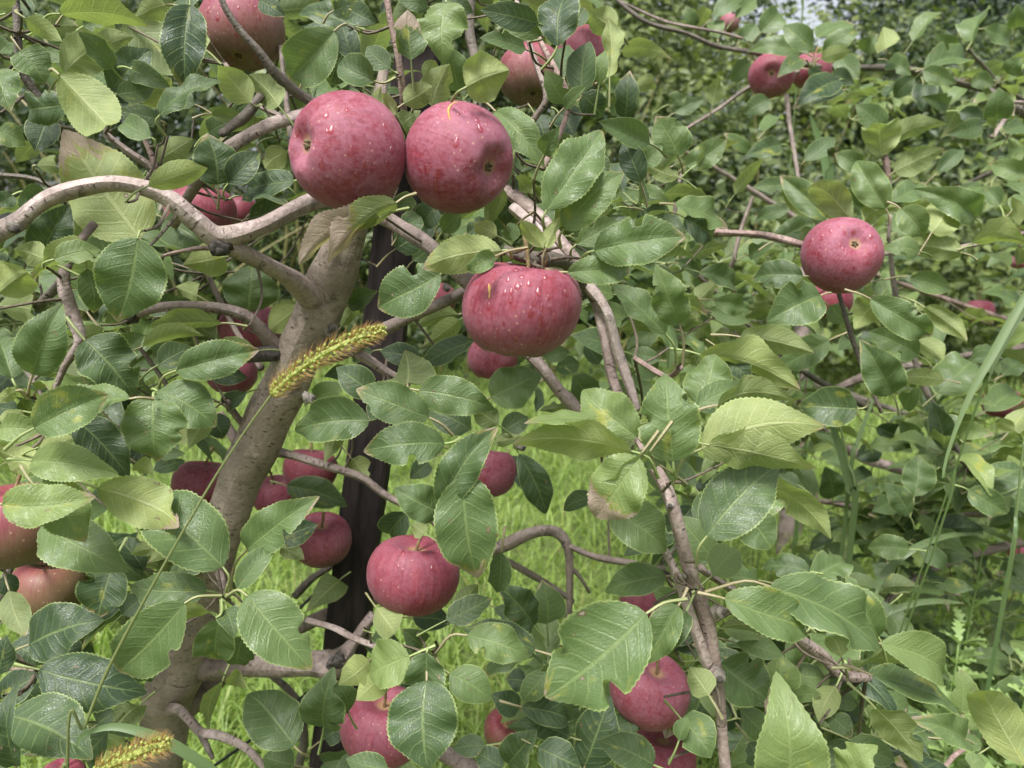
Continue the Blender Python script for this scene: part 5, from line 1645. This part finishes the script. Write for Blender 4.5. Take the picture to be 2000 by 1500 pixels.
for b in range(215):
    y = rs.uniform(5.0, 9.0); x = rs.uniform(-1, 1) * (y * .85 + .8)
    if b > 120: x = -abs(x) + 1.2; y = rs.uniform(7.0, 9.5)
    if b > 185: x = rs.uniform(.5, 7.0); y = rs.uniform(8.0, 9.6)
    hmax = 4.3 - 1.15 / (1 + math.exp(-(x / y * 10 - 1.8) * 2.2)) + .25 * math.sin(x * 2.1) + .2 * math.sin(y * 3 + x)
    hmax = hmax * (.40 + .60 * min(1, (y - 4.6) / 2.6))
    zc = rs.uniform(.2, max(.4, hmax - .5)) if b <= 185 else hmax - rs.uniform(.4, 1.2); rx, ry, rz = rs.uniform(.55, 1.15), rs.uniform(.5, .9), rs.uniform(.35, .7)
    pxb = 1000 + x / y * FPX
    if 1400 < pxb < 1590: zc = min(zc, 1.1 + y * math.tan(math.radians(13.0)) - rz * 1.1)
    n = int(760 * rx * rz / .5); u = rs.normal(size=(n, 3)); u /= np.linalg.norm(u, axis=1)[:, None]
    u[:, 1] = -np.abs(u[:, 1]) * np.where(rs.random(n) < .6, 1, -1)
    lump = 1 + .18 * np.sin(u[:, 0] * 9 + b) * np.cos(u[:, 2] * 8 + b * 2)
    rad = lump * np.where(rs.random(n) < .7, rs.uniform(.92, 1.08, n), rs.uniform(.5, .95, n))
    P = np.array((x, y, zc)) + u * rad[:, None] * np.array((rx, ry, rz)); P = P[P[:, 2] > .02]; m = len(P)
    Nn = u[:m] * .6 + np.array((0, -.25, .6)) + rs.normal(size=(m, 3)) * .45; Nn /= np.linalg.norm(Nn, axis=1)[:, None]
    hue = rs.uniform(.05, .75)
    leaf_cards(gt, P, Nn, rs.uniform(.05, .105, m), np.clip(hue + rs.normal(size=m) * .18, 0, 1), rs)
for k in range(70):   # bare vines and stems inside
    y = rs.uniform(5.0, 8.5); x = rs.uniform(-1, 1) * (y * .8); h = rs.uniform(1.2, 2.6)
    tube(gt, [(x, y, -.02, .012), (x + rs.uniform(-.3, .3), y + rs.uniform(-.2, .2), h * .5, .009), (x + rs.uniform(-.7, .7), y + rs.uniform(-.3, .3), h, .004)], 4, step=.15, lp=(.1, .9, 0, 0), cap=False)
for b in range(150):   # taller growth at the back, open where the sky shows
    y = rs.uniform(10.0, 12.5); x = rs.uniform(-1, 1) * y * .85
    px_ = 1000 + x / y * FPX
    if 1400 < px_ < 1600: continue
    zc = rs.uniform(1.5, 5.2) if px_ < 1440 else rs.uniform(1.5, 3.3 + .3 * math.sin(x * 3))
    n = 380; u = rs.normal(size=(n, 3)); u /= np.linalg.norm(u, axis=1)[:, None]; u[:, 1] = -np.abs(u[:, 1])
    P = np.array((x, y, zc)) + u * rs.uniform(.6, 1.1, n)[:, None] * np.array((.95, .8, .65)); Nn = u * .6 + np.array((0, -.3, .5)) + rs.normal(size=(n, 3)) * .4; Nn /= np.linalg.norm(Nn, axis=1)[:, None]
    leaf_cards(gt, P, Nn, rs.uniform(.07, .15, n), np.clip(rs.uniform(.0, .5) + rs.normal(size=n) * .15, 0, 1), rs)
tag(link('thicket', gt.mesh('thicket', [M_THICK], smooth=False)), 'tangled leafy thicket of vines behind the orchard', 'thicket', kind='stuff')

def far_tree(px, d, h, r, label, seed, tone=.3, ground_y=None):
    rs = np.random.default_rng(seed); P = at(px, 400, d); org = Vector((P.x, P.y, -.05)); root = empty('tree', org); tag(root, label, 'tree', 'dark trees beyond the thicket')
    g = Geo(); tube(g, [(0, 0, 0, .22), (.1, 0, h * .4, .16), (0, .1, h * .85, .05)], 9, step=.3, rough=.06); o = link('trunk', g.mesh('trunk', [M_BARK]), parent=root); o.color = (.5, .48, .46, 1)
    for k in range(6):
        a = k * 1.05 + rs.random(); z = h * rs.uniform(.35, .7); q = r * rs.uniform(.5, .85)
        g = Geo(); tube(g, [(.05, 0, z, .07), (math.cos(a) * q * .5, math.sin(a) * q * .5, z + q * .35, .045), (math.cos(a) * q, math.sin(a) * q, z + q * .6, .02)], 6, step=.25)
        o = link('limb', g.mesh('limb', [M_BARK]), parent=root); o.color = (.5, .48, .46, 1)
    g = Geo()
    for c in range(34):
        u = rs.normal(size=3); u /= np.linalg.norm(u); cc = np.array((0, 0, h * .62)) + u * np.array((r, r, h * .36)) * rs.random() ** .4; cr = r * rs.uniform(.22, .42)
        n = 330; v = rs.normal(size=(n, 3)); v /= np.linalg.norm(v, axis=1)[:, None]; Pp = cc + v * cr * rs.uniform(.55, 1.1, n)[:, None] * np.array((1, 1, .75)); Pp[:, 2] = np.maximum(Pp[:, 2], .1)
        Nn = v * .5 + np.array((0, 0, .7)) + rs.normal(size=(n, 3)) * .4; Nn /= np.linalg.norm(Nn, axis=1)[:, None]
        leaf_cards(g, Pp, Nn, rs.uniform(.09, .20, n), np.clip(tone + rs.normal(size=n) * .2 + rs.uniform(-.15, .15), 0, 1), rs)
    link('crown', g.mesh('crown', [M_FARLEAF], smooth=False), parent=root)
far_tree(1800, 16, 8.5, 2.6, 'dark tall tree beyond the thicket, right of the sky gap', 31, .15)
far_tree(2020, 18, 8.0, 3.2, 'olive tree beyond the thicket at the top right corner', 32, .9)
far_tree(1130, 15, 7.5, 2.6, 'dark tree beyond the thicket, left of the sky gap', 33, .35)
far_tree(620, 14, 8.0, 3.0, 'shadowy tree beyond the thicket behind the touching pair of apples', 34, .3)
far_tree(40, 13, 8.0, 3.0, 'shadowy tree beyond the thicket at upper left', 35, .3)
